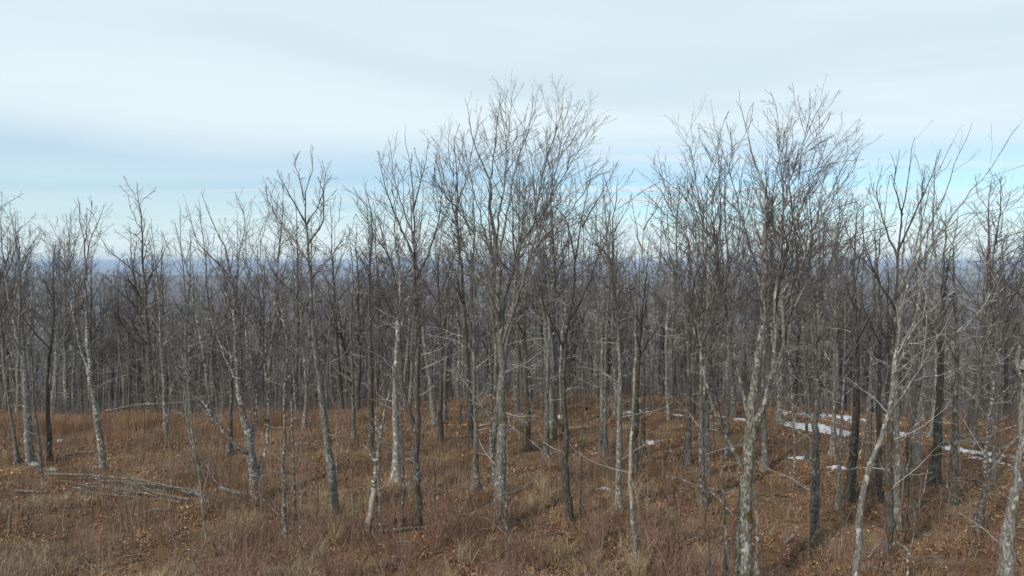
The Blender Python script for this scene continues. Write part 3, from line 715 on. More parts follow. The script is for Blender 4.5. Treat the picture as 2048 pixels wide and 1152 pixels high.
# ------------------------------------------------------------------ broken snags
def splinters(bag, top, rr, n, L, r):
    P = []; R = []
    for k in range(n):
        a = k / n * 6.283 + r.uniform(-.2, .2); b0 = top + np.array((math.cos(a), math.sin(a), 0)) * rr * 0.62 - np.array((0, 0, 0.08))
        h = L * r.uniform(0.35, 1.0)
        tp = b0 + np.array((r.uniform(-.25, .25) * rr, r.uniform(-.25, .25) * rr, h))
        P.append([b0, (b0 + tp) / 2 + r.normal(0, .006, 3), tp]); R.append([rr * 0.42, rr * 0.30, rr * 0.03])
    bag.tubes(np.array(P), np.array(R), 5, 0.1, r=r)
def snag(label, pts, w, wt, m, topm, depth=None, stubs=(), low=0.25, strip=None):
    r = np.random.default_rng(50 + int(pts[0][0]))
    if depth: q = p3(pts[0][0], pts[0][1], depth); base = np.array((q[0], depth, zf(q[0], depth)))
    else: base = gp(*pts[0])
    HERO_XY.append((base[0], base[1])); Y = base[1]; pxm = Y / F
    H = [base - np.array((0, 0, .1))] + [p3(a, b_, Y) for a, b_ in pts[1:]]
    P = resample(H, 24, 0.012, r); R = trunk_radius(24, w * pxm / 2, wt * pxm / 2, 0.25)
    root = thing('dead_snag', label, 'dead tree', base)
    bt = Bag(); bt.tubes(P[None], R[None], 12, 0.06, r=r)
    link('trunk', bt.mesh('trunk', m, base), root)
    if strip:
        k0, k1 = strip; q = P[k0:k1]; sb = Bag(); sb.tubes((q + np.array((0.012, -0.02, 0)))[None], (R[k0:k1] * np.concatenate([[.9], np.full(k1 - k0 - 2, 1.04), [.8]]))[None], 12, 0.03, r=r)
        link('stripped_wood', sb.mesh('stripped_wood', topm, base), root)
    bs = Bag(); splinters(bs, P[-1], R[-1], 7, 0.42, r)
    link('splintered_top', bs.mesh('splintered_top', topm, base), root)
    for sp_, sw in stubs:
        ps = [p3(a, b_, Y + 0.12 * k) for k, (a, b_) in enumerate(sp_)]
        bb = Bag(); sp2 = resample(ps, 9, 0.01, r); bb.tubes(sp2[None], np.linspace(sw, sw * 0.35, 9)[None] * pxm / 2, 7, 0.06, r=r)
        T, TR = spawn(sp2[None], np.linspace(sw, sw * .35, 9)[None] * pxm / 2, 4, 0.3, 1, (30, 70), (0.3, 0.7), 5, 0.5, 0.02, 0.15, r, 0.005)
        bb.tubes(T, TR, 4)
        link('limb', bb.mesh('limb', m, base), root)
    return root
snag('broken dead trunk with stripped tan wood at its foot and a leaning upper half', [(735, 1065), (741, 1020), (746, 985), (752, 940), (757, 901), (762, 865), (770, 820), (776, 792)], 15, 8, B_WHITE, B_DEAD,
     stubs=[([(753, 935), (740, 905), (724, 886)], 7), ([(757, 900), (752, 860), (753, 800)], 3)], strip=(2, 9))
snag('short broken grey pole with a splintered cream tip in front of the stout forked tree', [(1454, 1180), (1452, 1080), (1449, 1001), (1444, 950), (1442, 922)], 9, 8, B_GREY, B_DEAD, depth=18.2)
snag('dead half trunk with a pale scar pressed against the stout forked tree', [(1514, 1190), (1514, 1090), (1513, 1030), (1510, 985)], 16, 6, B_SMOOTH, B_DEAD, depth=18.75, strip=(13, 20))
snag('knee high broken stump by the path of snow right of the slender scarred tree', [(1345, 916), (1343, 905), (1341, 898)], 7, 6, B_SMOOTH, B_DEAD)
snag('slim dead pole in the leaves right of the central tree', [(1046, 896), (1045, 870), (1044, 848)], 5, 4, B_GREY, B_DEAD)
snag('broken pale stub standing left of the central tree in the wood', [(923, 845), (922, 820), (924, 800)], 8, 6, B_SMOOTH, B_DEAD)

# ------------------------------------------------------------------ archetypes and their copies
def archetype(r, H, r0, kind, bmat, tmat, lvl, mul, rtip, sides=8):
    """a forest-grown tree at the origin"""
    lx = r.uniform(-0.05, 0.05); n = 18
    z = np.linspace(0, H, n)
    P = np.stack([np.cumsum(r.normal(0, 0.055, n)) + lx * z, np.cumsum(r.normal(0, 0.055, n)) + r.uniform(-.04, .04) * z, z - 0.1], -1)
    P[0, :2] = 0
    P = resample(P, 26, 0.01, r)
    return P
ARCH = []
def make_arch(seed, H, r0, kind, bmat, tmat, lvl, mul, rtip, sides):
    r = np.random.default_rng(seed)
    P = archetype(r, H, r0, kind, bmat, tmat, lvl, mul, rtip, sides)
    class D: location = (0, 0, 0)
    bt = Bag(); TR = trunk_radius(26, r0, 0.02, 0.3); bt.tubes(P[None], TR[None], sides, 0.04, r=r)
    crown = Bag()
    nl = {'fork': 13, 'slim': 9, 'broad': 16}[kind]
    t0 = {'fork': 0.38, 'slim': 0.42, 'broad': 0.30}[kind]
    dn = nl / (plen(P[None])[0] * (0.96 - t0))
    A, AR = spawn(P[None], TR[None], dn, t0, 0.96, (26, 54), {'slim': (0.14, 0.26)}.get(kind, (0.26, 0.46)), 10, 0.62, 0.08, 0.15, r, rtip * 1.6, lmax=6.5)
    bt.tubes(A, AR, 5, 0.03, r=r)
    twigs(crown, A, AR, r, lvl, mul=mul, up=0.025, rtip=rtip, ang=(26, 62))
    T, TR2 = spawn(P[None], TR[None], 1.6, 0.6, 1.0, (20, 50), (0.06, 0.16), 6, 0.4, .1, 0.12, r, rtip, lmax=2.2, rmax=0.02); crown.tubes(T, TR2, 3)
    T3, TR3 = spawn(T, TR2, 2.4, 0.1, 1.0, (20, 50), (0.2, 0.5), 4, 0.4, .1, 0.12, r, rtip, lmax=.8); crown.tubes(T3, TR3, 3)
    nq0 = sum(len(q) for q in crown.Q); Dd, DR = spawn(P[None], TR[None], 1.7, 0.1, 0.6, (40, 92), (0.06, 0.18), 7, 0.3, 0.03, 0.16, r, rtip, lmax=2.6, rmax=0.02); crown.tubes(Dd, DR, 3)
    D2, DR2 = spawn(Dd, DR, 2.0, 0.1, 1, (25, 60), (0.2, 0.5), 4, 0.6, 0.03, 0.18, r, rtip, lmax=0.9); crown.tubes(D2, DR2, 3)
    cm = crown.mesh('crown', tmat); cm.materials.append(TW_PALE); mi = np.zeros(len(cm.polygons), np.int32); mi[nq0:] = 1; cm.polygons.foreach_set('material_index', mi)
    return (bt.mesh('trunk', bmat), cm)
KINDS = [(11, 14.5, 0.17, 'fork', B_GREY), (12, 14.0, 0.14, 'slim', B_DARK), (13, 13.5, 0.19, 'broad', B_DARK), (14, 14.5, 0.12, 'slim', B_GREY),
         (15, 14.0, 0.15, 'fork', B_WHITE), (16, 13.0, 0.09, 'slim', B_SMOOTH), (17, 15.0, 0.18, 'broad', B_GREY), (18, 13.8, 0.13, 'fork', B_DARK),
         (19, 12.5, 0.07, 'slim', B_WHITE), (20, 14.2, 0.16, 'fork', B_MAPLE)]
for (sd_, H, r0, kd, bm_) in KINDS:
    ARCH.append(make_arch(sd_, H, r0, kd, bm_, TW, 3, 0.74, 0.0078, 8))
LBL = ['grey barked bare tree', 'slim dark bare tree', 'wide dark bare tree', 'slim grey bare tree', 'white blotched bare tree', 'thin pale bare tree',
       'wide grey bare tree', 'dark forked bare tree', 'thin white blotched bare tree', 'lichen covered bare tree']
pr_ = np.random.default_rng(99)
placed = list(HERO_XY)
MARKS = [(50, 'thick edge tree'), (185, 'lone left tree'), (330, 'grass knoll'), (480, 'multi stemmed clump'), (640, 'curved tree'), (755, 'broken tan snag'), (833, 'dark straight tree'),
         (1003, 'tallest central tree'), (1131, 'bending dark tree'), (1266, 'cream scarred tree'), (1403, 'lichened tree'), (1500, 'stout forked tree'), (1631, 'tall grey tree'),
         (1765, 'pale leaning tree'), (1876, 'widest dark tree'), (1970, 'thin blotched tree'), (2042, 'snapped edge trunk')]
SEEN = {}
def near_mark(x, y, what, kind):
    px = 1024 + x / y * F
    m = min(MARKS, key=lambda q: abs(q[0] - px)); d = px - m[0]
    side = 'behind' if abs(d) < 14 else (('just ' if abs(d) < 36 else '') + ('left of' if d < 0 else 'right of'))
    if kind == 0: row = 'front rows' if y < 46 else ('middle rows' if y < 60 else ('deep rows' if y < 76 else 'farthest rows'))
    else: row = 'nearest grass' if y < 20 else ('front ground' if y < 27 else ('middle ground' if y < 36 else 'wood floor'))
    if kind and side == 'behind': side = 'in line with'
    return '%s in the %s, %s the %s' % (what, row, side, m[1])
def far_enough(x, y, dmin):
    for (a, b_) in placed:
        if (a - x) ** 2 + (b_ - y) ** 2 < dmin * dmin: return False
    return True
cnt = 0; tries = 0
NIND = 300 - len(MID) - 13
while cnt < NIND and tries < 40000:
    tries += 1
    Y = 31 + 42 * pr_.uniform(0, 1) ** 0.8
    X = pr_.uniform(-1, 1) * (0.79 * Y + 1)
    if Y < 40 and pr_.uniform() < 0.45: continue
    if X < -6 and Y < 41: continue
    if not far_enough(X, Y, 1.4 + pr_.uniform(0, 1.4)): continue
    placed.append((X, Y))
    k = int(pr_.integers(0, len(ARCH)))
    lab_ = near_mark(X, Y, LBL[k], 0)
    zone = 'at the left' if X < -0.26 * Y else ('at the right' if X > 0.26 * Y else 'in the middle')
    row = 'front rows' if Y < 52 else ('middle rows' if Y < 72 else 'back rows')
    root = thing('bare_tree', lab_, 'tree', (X, Y, float(zf(X, Y)) - 0.05), 'bare trees of the wood behind the clearing')
    s = pr_.uniform(0.86, 1.1) * (1 + 0.06 * (Y > 46))
    if X < -0.3 * Y: s *= 0.92
    root.rotation_euler = (pr_.normal(0, 0.04), pr_.normal(0, 0.04), pr_.uniform(0, 6.28)); root.scale = (s, s, s * pr_.uniform(0.94, 1.06))
    link('trunk', ARCH[k][0], root); link('crown', ARCH[k][1], root)
    cnt += 1
print('individual trees', cnt, 'tries', tries)

# the far wood: one object, trees instanced on points
def far_arch(seed, H, r0):
    r = np.random.default_rng(seed)
    P = archetype(r, H, r0, '', None, None, 0, 0, 0)[::3]
    R = trunk_radius(len(P), r0, 0.03, 0.2)
    bg_ = Bag(); bg_.tubes(P[None], R[None], 4)
    A, AR = spawn(P[None], R[None], 1.5, 0.38, 0.97, (22, 50), (0.24, 0.42), 6, 0.6, 0.09, 0.1, r, 0.02, lmax=5); bg_.tubes(A, AR, 3)
    B_, BR = spawn(A, AR, 2.4, 0.1, 1, (22, 50), (0.25, 0.55), 4, 0.6, 0.1, 0.13, r, 0.014, lmax=2.2); bg_.tubes(B_, BR, 3)
    C, CR = spawn(B_, BR, 2.6, 0.1, 1, (22, 50), (0.3, 0.6), 3, 0.7, 0.1, 0.13, r, 0.012, lmax=1.2); bg_.tubes(C, CR, 3)
    return np.concatenate(bg_.V), np.concatenate(bg_.Q)
# geometry: a few blocks of wood are real meshes in one mesh object; its points are instanced by a node group
fr = np.random.default_rng(5)
pts = []
def wedge(y0, y1, n):
    Y = np.sqrt(fr.uniform(y0 ** 2, y1 ** 2, n)); X = fr.uniform(-1, 1, n) * (0.80 * Y + 4); return np.stack([X, Y], -1)
near = wedge(62, 260, 5600); midf = wedge(260, 800, 8000); farf = wedge(800, 2600, 9000)
xy = np.concatenate([near, midf, farf])
z = zf(xy[:, 0], xy[:, 1])
pm = bpy.data.meshes.new('far_wood'); PV = np.concatenate([xy, z[:, None]], 1).astype(np.float32)
pm.vertices.add(len(PV)); pm.vertices.foreach_set('co', PV.ravel())
sc_at = pm.attributes.new('size', 'FLOAT', 'POINT'); sc_at.data.foreach_set('value', (fr.uniform(0.85, 1.15, len(PV)) * np.where(xy[:, 1] > 800, 1.3, 1.0)).astype(np.float32))
ro_at = pm.attributes.new('turn', 'FLOAT', 'POINT'); ro_at.data.foreach_set('value', fr.uniform(0, 6.28, len(PV)).astype(np.float32))
which = fr.integers(0, 4, len(PV))
wi_at = pm.attributes.new('which', 'INT', 'POINT'); wi_at.data.foreach_set('value', which.astype(np.int32))
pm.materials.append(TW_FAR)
far = stuff(link('far_wood', pm), 'distant bare wood falling away down the slope into the valley', 'woodland')
# instance sources live inside the node group as mesh datablocks written out by four tiny node-free meshes
ng = bpy.data.node_groups.new('wood_scatter', 'GeometryNodeTree')
ng.interface.new_socket('Geometry', in_out='INPUT', socket_type='NodeSocketGeometry')
ng.interface.new_socket('Geometry', in_out='OUTPUT', socket_type='NodeSocketGeometry')
gi = ng.nodes.new('NodeGroupInput'); go = ng.nodes.new('NodeGroupOutput')
join = ng.nodes.new('GeometryNodeJoinGeometry')
def attr(nm, ty):
    a = ng.nodes.new('GeometryNodeInputNamedAttribute'); a.data_type = ty; a.inputs['Name'].default_value = nm; return a.outputs['Attribute']
rotc = ng.nodes.new('ShaderNodeCombineXYZ'); ng.links.new(attr('turn', 'FLOAT'), rotc.inputs[2])
FARSRC = []
for k in range(4):
    V, Qd = far_arch(300 + k, 14 + k * 0.4, 0.15)
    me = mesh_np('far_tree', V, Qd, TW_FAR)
    X, Y = [(-60, 97), (-20, 99), (25, 98), (66, 96)][k]
    src = thing('bare_tree', ['left most', 'left of centre', 'right of centre', 'right most'][k] + ' of four thin trees at the brow of the far slope', 'tree', (X, Y, float(zf(X, Y))))
    tr = link('trunk', me, src)
    oi = ng.nodes.new('GeometryNodeObjectInfo'); oi.inputs['Object'].default_value = tr; oi.transform_space = 'ORIGINAL'
    oi.inputs['As Instance'].default_value = True
    ip = ng.nodes.new('GeometryNodeInstanceOnPoints')
    cmp_ = ng.nodes.new('FunctionNodeCompare'); cmp_.data_type = 'INT'; cmp_.operation = 'EQUAL'
    ng.links.new(attr('which', 'INT'), cmp_.inputs[2]); cmp_.inputs[3].default_value = k
    ng.links.new(gi.outputs[0], ip.inputs['Points']); ng.links.new(cmp_.outputs[0], ip.inputs['Selection'])
    ng.links.new(oi.outputs['Geometry'], ip.inputs['Instance']); ng.links.new(rotc.outputs[0], ip.inputs['Rotation'])
    ng.links.new(attr('size', 'FLOAT'), ip.inputs['Scale'])
    ng.links.new(ip.outputs[0], join.inputs[0])
ng.links.new(join.outputs[0], go.inputs[0])
md = far.modifiers.new('scatter', 'NODES'); md.node_group = ng

# ------------------------------------------------------------------ ground cover (uncountable)
gr = np.random.default_rng(21)
def fan(n, y0, y1, p=1.0, xr=0.80):
    Y = y0 + (y1 - y0) * gr.uniform(0, 1, n) ** p; X = gr.uniform(-1, 1, n) * (xr * Y + 1); return X, Y
def vn(x, y, s, seed):
    """cheap smooth value noise"""
    r = np.random.default_rng(seed); T = r.uniform(0, 1, (64, 64))
    u = x / s + 1000; w = y / s + 1000; i = np.floor(u).astype(int); j = np.floor(w).astype(int); fu = u - i; fw = w - j
    fu = fu * fu * (3 - 2 * fu); fw = fw * fw * (3 - 2 * fw)
    a = T[i % 64, j % 64]; b_ = T[(i + 1) % 64, j % 64]; c = T[i % 64, (j + 1) % 64]; d = T[(i + 1) % 64, (j + 1) % 64]
    return (a * (1 - fu) + b_ * fu) * (1 - fw) + (c * (1 - fu) + d * fu) * fw
# leaves
n = 360000
X, Y = fan(n, 13, 62, 1.25)
kk = gr.uniform(0, 1, n) < 0.12 + sst(.32, .62, .6 * vn(X, Y, 1.3, 61) + .4 * vn(X, Y, .45, 62)); X = X[kk]; Y = Y[kk]; n = len(X)
Z = zf(X, Y)
sz = gr.lognormal(-3.6, 0.35, n) * (1 + (Y - 14) / 45)
a = gr.uniform(0, 6.28, n); ti = gr.normal(0, 0.45, (n, 2))
u = np.stack([np.cos(a), np.sin(a), ti[:, 0]], -1) * sz[:, None]; v = np.stack([-np.sin(a), np.cos(a), ti[:, 1]], -1) * sz[:, None] * 0.72
c = np.stack([X, Y, Z + gr.uniform(0.01, 0.05, n)], -1)
curl = np.zeros((n, 3)); curl[:, 2] = sz * gr.uniform(0.1, 0.6, n)
V = np.stack([c - u + curl, c - v, c + u + curl, c + v], 1).reshape(-1, 3)
lit = link('leaf_litter', mesh_np('leaf_litter', V, np.arange(n * 4).reshape(-1, 4), M_LEAF, smooth=False))
stuff(lit, 'rust brown fallen leaves carpeting the forest floor', 'leaf litter')
# grass blades
def blades(name, X, Y, h, w, lean, mat, label, cat):
    n = len(X); Z = zf(X, Y) - 0.02
    a = gr.uniform(0, 6.28, n); ld = gr.uniform(0, 6.28, n)
    s = np.stack([np.cos(a), np.sin(a), 0 * a], -1) * (w / 2)[:, None]
    L = np.stack([np.cos(ld), np.sin(ld), 0 * a], -1) * (h * lean)[:, None]
    b0 = np.stack([X, Y, Z], -1)
    m1 = b0 + L * 0.3 + np.stack([0 * h, 0 * h, h * 0.55], -1)
    t1 = b0 + L * 1.0 + np.stack([0 * h, 0 * h, h * (1 - 0.25 * lean)], -1)
    V = np.stack([b0 - s, b0 + s, m1 + s * 0.8, m1 - s * 0.8, t1 + s * 0.25, t1 - s * 0.25], 1).reshape(-1, 3)
    k = np.arange(n)[:, None] * 6
    Q = np.concatenate([k + [0, 1, 2, 3], k + [3, 2, 4, 5]])
    o = link(name, mesh_np(name, V, Q, mat, smooth=False)); return stuff(o, label, cat)
def masked(n, y0, y1, p, fn):
    X, Y = fan(n, y0, y1, p); m = gr.uniform(0, 1, n) < fn(X, Y); return X[m], Y[m]
# straw grass: bottom left, and patches along the front
def m_straw(x, y):
    a = sst(22, 16, y) * 0.4 + sst(-4, -10, x) * sst(29, 22, y) * 1.3
    return np.clip(a + 0.10, 0, 1) * (1 - 0.85 * sst(5, 9, x)) * sst(0.42, 0.62, vn(x, y, 1.6, 3)) * sst(46, 36, y)
X, Y = masked(420000, 12.5, 46, 1.3, m_straw)
nn_ = len(X); X = X + gr.normal(0, 0.1, nn_)
blades('dry_grass', X, Y, gr.uniform(0.15, 0.5, nn_) * gr.uniform(0.6, 1, nn_), gr.uniform(0.007, 0.014, nn_), gr.uniform(0.2, 1.3, nn_), M_STRAW, 'straw coloured dead grass along the front of the clearing', 'grass')
def m_rust(x, y):
    knoll = np.exp(-(((x + 17) / 7) ** 2 + ((y - 37) / 4) ** 2)) * 1.5 + np.exp(-(((x + 11) / 4) ** 2 + ((y - 29) / 4) ** 2)) * 0.7
    return np.clip(0.42 * sst(0.50, 0.66, vn(x, y, 1.9, 8)) * sst(44, 30, y) * (1 - 0.75 * sst(4, 8, x)) + knoll * 0.5, 0, 1)
X, Y = masked(420000, 13, 46, 1.25, m_rust); nn_ = len(X)
blades('rust_grass', X, Y, gr.uniform(0.2, 0.65, nn_), gr.uniform(0.006, 0.012, nn_), gr.uniform(0.05, 0.5, nn_), M_RUST, 'rust red dead grass standing between the trees', 'grass')
M_OR = ramp_island('orange_grass', [(0.30, 0.165, 0.09), (0.40, 0.25, 0.15), (0.20, 0.115, 0.07)])
X = gr.normal(-20.5, 4.6, 16000); Y = gr.normal(36.6, 1.0, 16000); kk = (Y > 34.5) & (gr.uniform(0, 1, 16000) < sst(.3, .6, vn(X, Y, 1.7, 55))); X = X[kk]; Y = Y[kk]; nn_ = len(X)
blades('orange_grass', X, Y, gr.uniform(0.4, 0.9, nn_), gr.uniform(0.010, 0.016, nn_), gr.uniform(0.05, 0.4, nn_), M_OR, 'bright orange grass on the crest of the knoll at left', 'grass')
# brush stems: thin upright whips of a hundred dead plants
def m_stem(x, y): return sst(0.46, 0.70, vn(x, y, 2.6, 17)) * (0.4 + 0.6 * sst(26, 17, y)) * (1 - 0.5 * sst(5, 9, x)) * sst(44, 38, y)
X, Y = masked(90000, 12.5, 66, 1.0, m_stem); nn_ = len(X)
blades('brush', X, Y, gr.uniform(0.35, 1.25, nn_) * (1 + 0.6 * sst(36, 46, Y)), gr.uniform(0.007, 0.012, nn_) * (1 + Y / 60), gr.uniform(0.0, 0.35, nn_), M_STEM, 'reddish brush stems standing all over the clearing', 'brush')

M_UND = ramp_island('undergrowth_stems', [(0.10, 0.08, 0.07), (0.17, 0.14, 0.12), (0.07, 0.06, 0.05), (0.26, 0.22, 0.19)])
X, Y = masked(60000, 34, 78, 0.9, lambda x, y: sst(36, 45, y) * sst(0.25, 0.6, vn(x, y, 3.7, 29))); nn_ = len(X)
blades('undergrowth', X, Y, gr.uniform(0.4, 1.7, nn_), gr.uniform(0.010, 0.018, nn_), gr.uniform(0.0, 0.3, nn_), M_UND, 'grey undergrowth of thin stems at the brow of the slope', 'undergrowth')
# arching straw clumps, too many to count, along the front
nc = 520; cx0, cy0 = fan(nc, 13.5, 27, 1.1); kk = (vn(cx0, cy0, 3.0, 41) > 0.5) & (cx0 < 6); cx0 = cx0[kk]; cy0 = cy0[kk]; m_ = 42
X = np.repeat(cx0, m_) + gr.normal(0, .07, len(cx0) * m_); Y = np.repeat(cy0, m_) + gr.normal(0, .07, len(cx0) * m_); nn_ = len(X)
blades('straw_clumps', X, Y, gr.uniform(0.3, 0.95, nn_), gr.uniform(0.008, 0.014, nn_), gr.uniform(0.3, 1.1, nn_), M_STRAW, 'pale arching straw clumps at the front of the clearing', 'grass')

# ------------------------------------------------------------------ shrubs, logs, branches, rocks, snow
def shrub_mesh(seed, h, n):
    r = np.random.default_rng(seed); bg_ = Bag()
    a = r.uniform(0, 6.28, n); P = np.zeros((n, 6, 3)); d = nrm(np.stack([np.cos(a) * .45, np.sin(a) * .45, np.ones(n)], -1) + r.normal(0, .12, (n, 3)))
    P[:, 0] = np.stack([np.cos(a), np.sin(a), 0 * a - .03], -1) * r.uniform(0, .16, n)[:, None]; P[:, 0, 2] = -0.03
    L = h * r.uniform(.5, 1, n)
    for k in range(1, 6):
        P[:, k] = P[:, k - 1] + d * (L / 5)[:, None]; d = nrm(d + r.normal(0, .1, (n, 3)) + [0, 0, .05])
    R = np.repeat(np.linspace(0.010, 0.005, 6)[None], n, 0); bg_.tubes(P, R, 4)
    A, AR = spawn(P, R, 4, .25, 1, (20, 50), (.2, .5), 4, .7, .1, .12, r, .005); bg_.tubes(A, AR, 3)
    B_, BR = spawn(A, AR, 4, .25, 1, (20, 50), (.2, .5), 3, .7, .1, .12, r, .0045); bg_.tubes(B_, BR, 3)
    return bg_.mesh('shrub', REDW)
SH = [shrub_mesh(400 + k, 1.0 + 0.35 * k, 9 + 2 * k) for k in range(4)]
sr = np.random.default_rng(77)
SPOT = [(520, 1030), (545, 1040), (575, 1045), (500, 1020), (600, 1035), (480, 1085), (520, 1100), (610, 1100), (440, 1110), (700, 1090), (1010, 1075), (975, 1070), (1600, 1100), (1575, 1110), (1300, 1080), (1350, 1010), (430, 1010), (870, 1015), (380, 1120), (330, 1090)]
for k in range(210):
    Y = 15 + 34 * sr.uniform() ** 1.1; X = sr.uniform(-1, 1) * (0.74 * Y)
    if k > 100: Y = sr.uniform(15, 23); X = sr.uniform(-9, 7)
    if k < len(SPOT): X, Y, _z = gp(*SPOT[k])
    o = link('bare_shrub', SH[k % 4], None, (X, Y, float(zf(X, Y))))
    tag(o, near_mark(X, Y, ['low reddish leafless shrub', 'knee high leafless shrub', 'waist high leafless shrub', 'tall thin leafless shrub'][k % 4], 1), 'shrub', 'leafless shrubs between the trees')
    s = sr.uniform(0.6, 1.15); o.scale = (s, s, s); o.rotation_euler = (0, 0, sr.uniform(0, 6.28))

SAP = []
for k in range(6):
    r = np.random.default_rng(600 + k); H = [2.2, 3.2, 4.5, 6.0, 3.8, 5.2][k]; n_ = 14
    P = np.stack([np.cumsum(r.normal(0, .035, n_)), np.cumsum(r.normal(0, .035, n_)), np.linspace(-.05, H, n_)], -1); P[0, :2] = 0
    R = np.linspace(.011 + .004 * H, .006, n_); b1 = Bag(); b1.tubes(P[None], R[None], 6, .04, r=r)
    b2 = Bag(); A, AR = spawn(P[None], R[None], 4.5, .25, 1, (35, 80), (.10, .28), 7, .55, .05, .13, r, .0055); b2.tubes(A, AR, 3)
    B_, BR = spawn(A, AR, 4, .2, 1, (25, 60), (.25, .55), 4, .7, .05, .14, r, .005); b2.tubes(B_, BR, 3)
    SAP.append((b1.mesh('trunk', [WHIP, B_WHITE, B_SMOOTH, B_GREY, WHIP, B_WHITE][k]), b2.mesh('crown', WHIP)))
n_s = 0
while n_s < 84:
    Y = 17 + 32 * sr.uniform() ** 0.8; X = sr.uniform(-1, 1) * (0.76 * Y)
    if not far_enough(X, Y, 0.5): continue
    k = n_s % 6
    root = thing('sapling', near_mark(X, Y, ['short thin sapling', 'white blotched sapling', 'pale grey sapling', 'tall grey sapling', 'brown sapling', 'tall blotched sapling'][k], 1), 'sapling', (X, Y, float(zf(X, Y))), 'saplings scattered over the clearing')
    root.rotation_euler = (sr.normal(0, .07), sr.normal(0, .07), sr.uniform(0, 6.28)); s_ = sr.uniform(.75, 1.2); root.scale = (s_, s_, s_)
    link('trunk', SAP[k][0], root); link('crown', SAP[k][1], root); n_s += 1

def ground_line(pts, lift=0.06):
    o = []
    for q in pts:
        p = gp(q[0], q[1]); p[2] += lift + (q[2] if len(q) > 2 else 0); o.append(p)
    return o
def log(label, pts, w, mat, lift=0.06, name='fallen_log', cat='log', tw=0.0, wend=0.45, K=22, group=None):
    r = np.random.default_rng(int(pts[0][0] * 7 + pts[0][1]))
    g3 = ground_line(pts, lift); P = resample(g3, K, 0.012, r); Y = g3[0][1]; R = np.linspace(w, w * wend, K) * Y / F / 2
    b_ = Bag(); b_.tubes(P[None], R[None], 8 if w > 3 else 5, 0.06, r=r)
    # closed, slightly broken ends
    for e, dr in ((0, -1), (-1, 1)):
        t_ = nrm(P[e] - P[1 if e == 0 else -2]); q = np.stack([P[e], P[e] + t_ * R[e] * .5, P[e] + t_ * R[e] * 1.1]); b_.tubes(q[None], np.array([[R[e], R[e] * .7, R[e] * .04]]), 8 if w > 3 else 5, 0.1, r=r)
    if tw:
        T, TR = spawn(P[None], R[None], tw, 0.15, 1, (25, 65), (0.12, 0.35), 7, 0.5, 0.05, 0.13, r, 0.006, lmax=1.6); b_.tubes(T, TR, 4)
        T2, TR2 = spawn(T, TR, 3, 0.1, 1, (25, 60), (0.25, 0.5), 5, 0.5, 0.04, 0.13, r, 0.005); b_.tubes(T2, TR2, 3)
    c0 = P[0].copy()
    o = link(name, b_.mesh(name, mat, c0), None, c0); return tag(o, label, cat, group)
LOGP = [
 ('long pale log lying uppermost across the brush pile at left', [(90, 962), (200, 967), (290, 976), (340, 988), (411, 999)], 6, .30),
 ('second pale log of the pile, its thick cut end pointing right', [(410, 1001), (370, 990), (315, 980), (250, 975)], 8.5, .16),
 ('grey pole under the long pale log at the right of the pile', [(385, 996), (345, 984), (290, 978), (215, 970)], 6, .20),
 ('short dark pole near the thick end of the log pile', [(378, 1004), (335, 996), (290, 984)], 5, .10),
 ('lowest pole along the front of the log pile', [(360, 1008), (320, 1003), (240, 996), (165, 988)], 5, .08),
 ('thin pale pole lying in front of the log pile', [(288, 1028), (310, 1024), (345, 1022)], 4, .06),
 ('weathered pole in the grass left of the log pile', [(24, 984), (55, 986), (92, 987)], 6, .06),
 ('slim grey pole reaching left out of the log pile', [(300, 992), (230, 984), (170, 976), (118, 966)], 4, .12),
]
for lab, pts, w, lf in LOGP: log(lab, pts, w, B_LOG, lf, tw=0.8 if w < 7 else 0.3)
for k in range(16):
    r_ = np.random.default_rng(900 + k); x0 = r_.uniform(120, 330); L = r_.uniform(50, 110); x1 = min(x0 + L, 408); f0 = (x0 - 120) / 290; yy = 972 + 22 * f0 + r_.uniform(-5, 16)
    log('%s in the brush pile, %s the long pale log' % (['thin pale pole', 'thin grey pole', 'slim dark pole', 'pale twiggy stick', 'knotty pale pole', 'forked grey pole', 'gnarled dark stick', 'crooked pale stick'][k % 8], ['under the middle of', 'under the thick end of', 'under the thin end of'][2 if x0 < 190 else (0 if x0 < 260 else 1)]),
        [(x0, yy - 4 + r_.uniform(-6, 6)), (x0 + L * .3, yy + r_.uniform(-4, 4)), (x0 + L * .65, yy + r_.uniform(-4, 4)), (x1, yy + 7 + r_.uniform(-6, 5))], r_.uniform(1.6, 4.0), [B_LOG, B_SMOOTH, B_GREY, B_LOG][k % 4], r_.uniform(.03, .28), 'brush_pile_pole', 'pole', tw=3.0, K=10, group='thin poles of the brush pile')
log('dark rotten log crossing the foot of the multi stemmed clump', [(440, 985), (480, 993), (520, 1003), (560, 1040)], 8, B_GREY, .15, tw=1.0)
log('grey rotten log on the grass at the bottom left of centre', [(758, 1136), (780, 1130), (795, 1131)], 11, B_GREY, .05, tw=1)
log('mossy log lying between snag and central tree', [(765, 1066), (800, 1062), (850, 1058), (890, 1052)], 8, B_GREY, .06, tw=.8)
log('curled white branch end resting on the mossy log', [(875, 1052), (884, 1050), (893, 1056), (896, 1064)], 9, B_DEAD, .12, 'fallen_branch', 'branch')
log('long pale fallen branch rising toward the foot of the central tree', [(896, 1064, 0.05), (930, 1030, .3), (965, 1000, .5), (985, 985, .7)], 4, B_SMOOTH, .06, 'fallen_branch', 'branch', tw=1.5)
log('second pale branch beside the foot of the central tree', [(925, 1050, 0.05), (960, 1038, .3), (990, 1030, .4)], 3.5, B_SMOOTH, .06, 'fallen_branch', 'branch', tw=2)
log('arched bare branch standing out right of the central tree', [(1100, 925, .1), (1060, 905, .5), (1022, 888, .8), (980, 866, 1.2), (955, 886, .6)], 3.5, B_SMOOTH, .1, 'fallen_branch', 'branch', tw=.8)
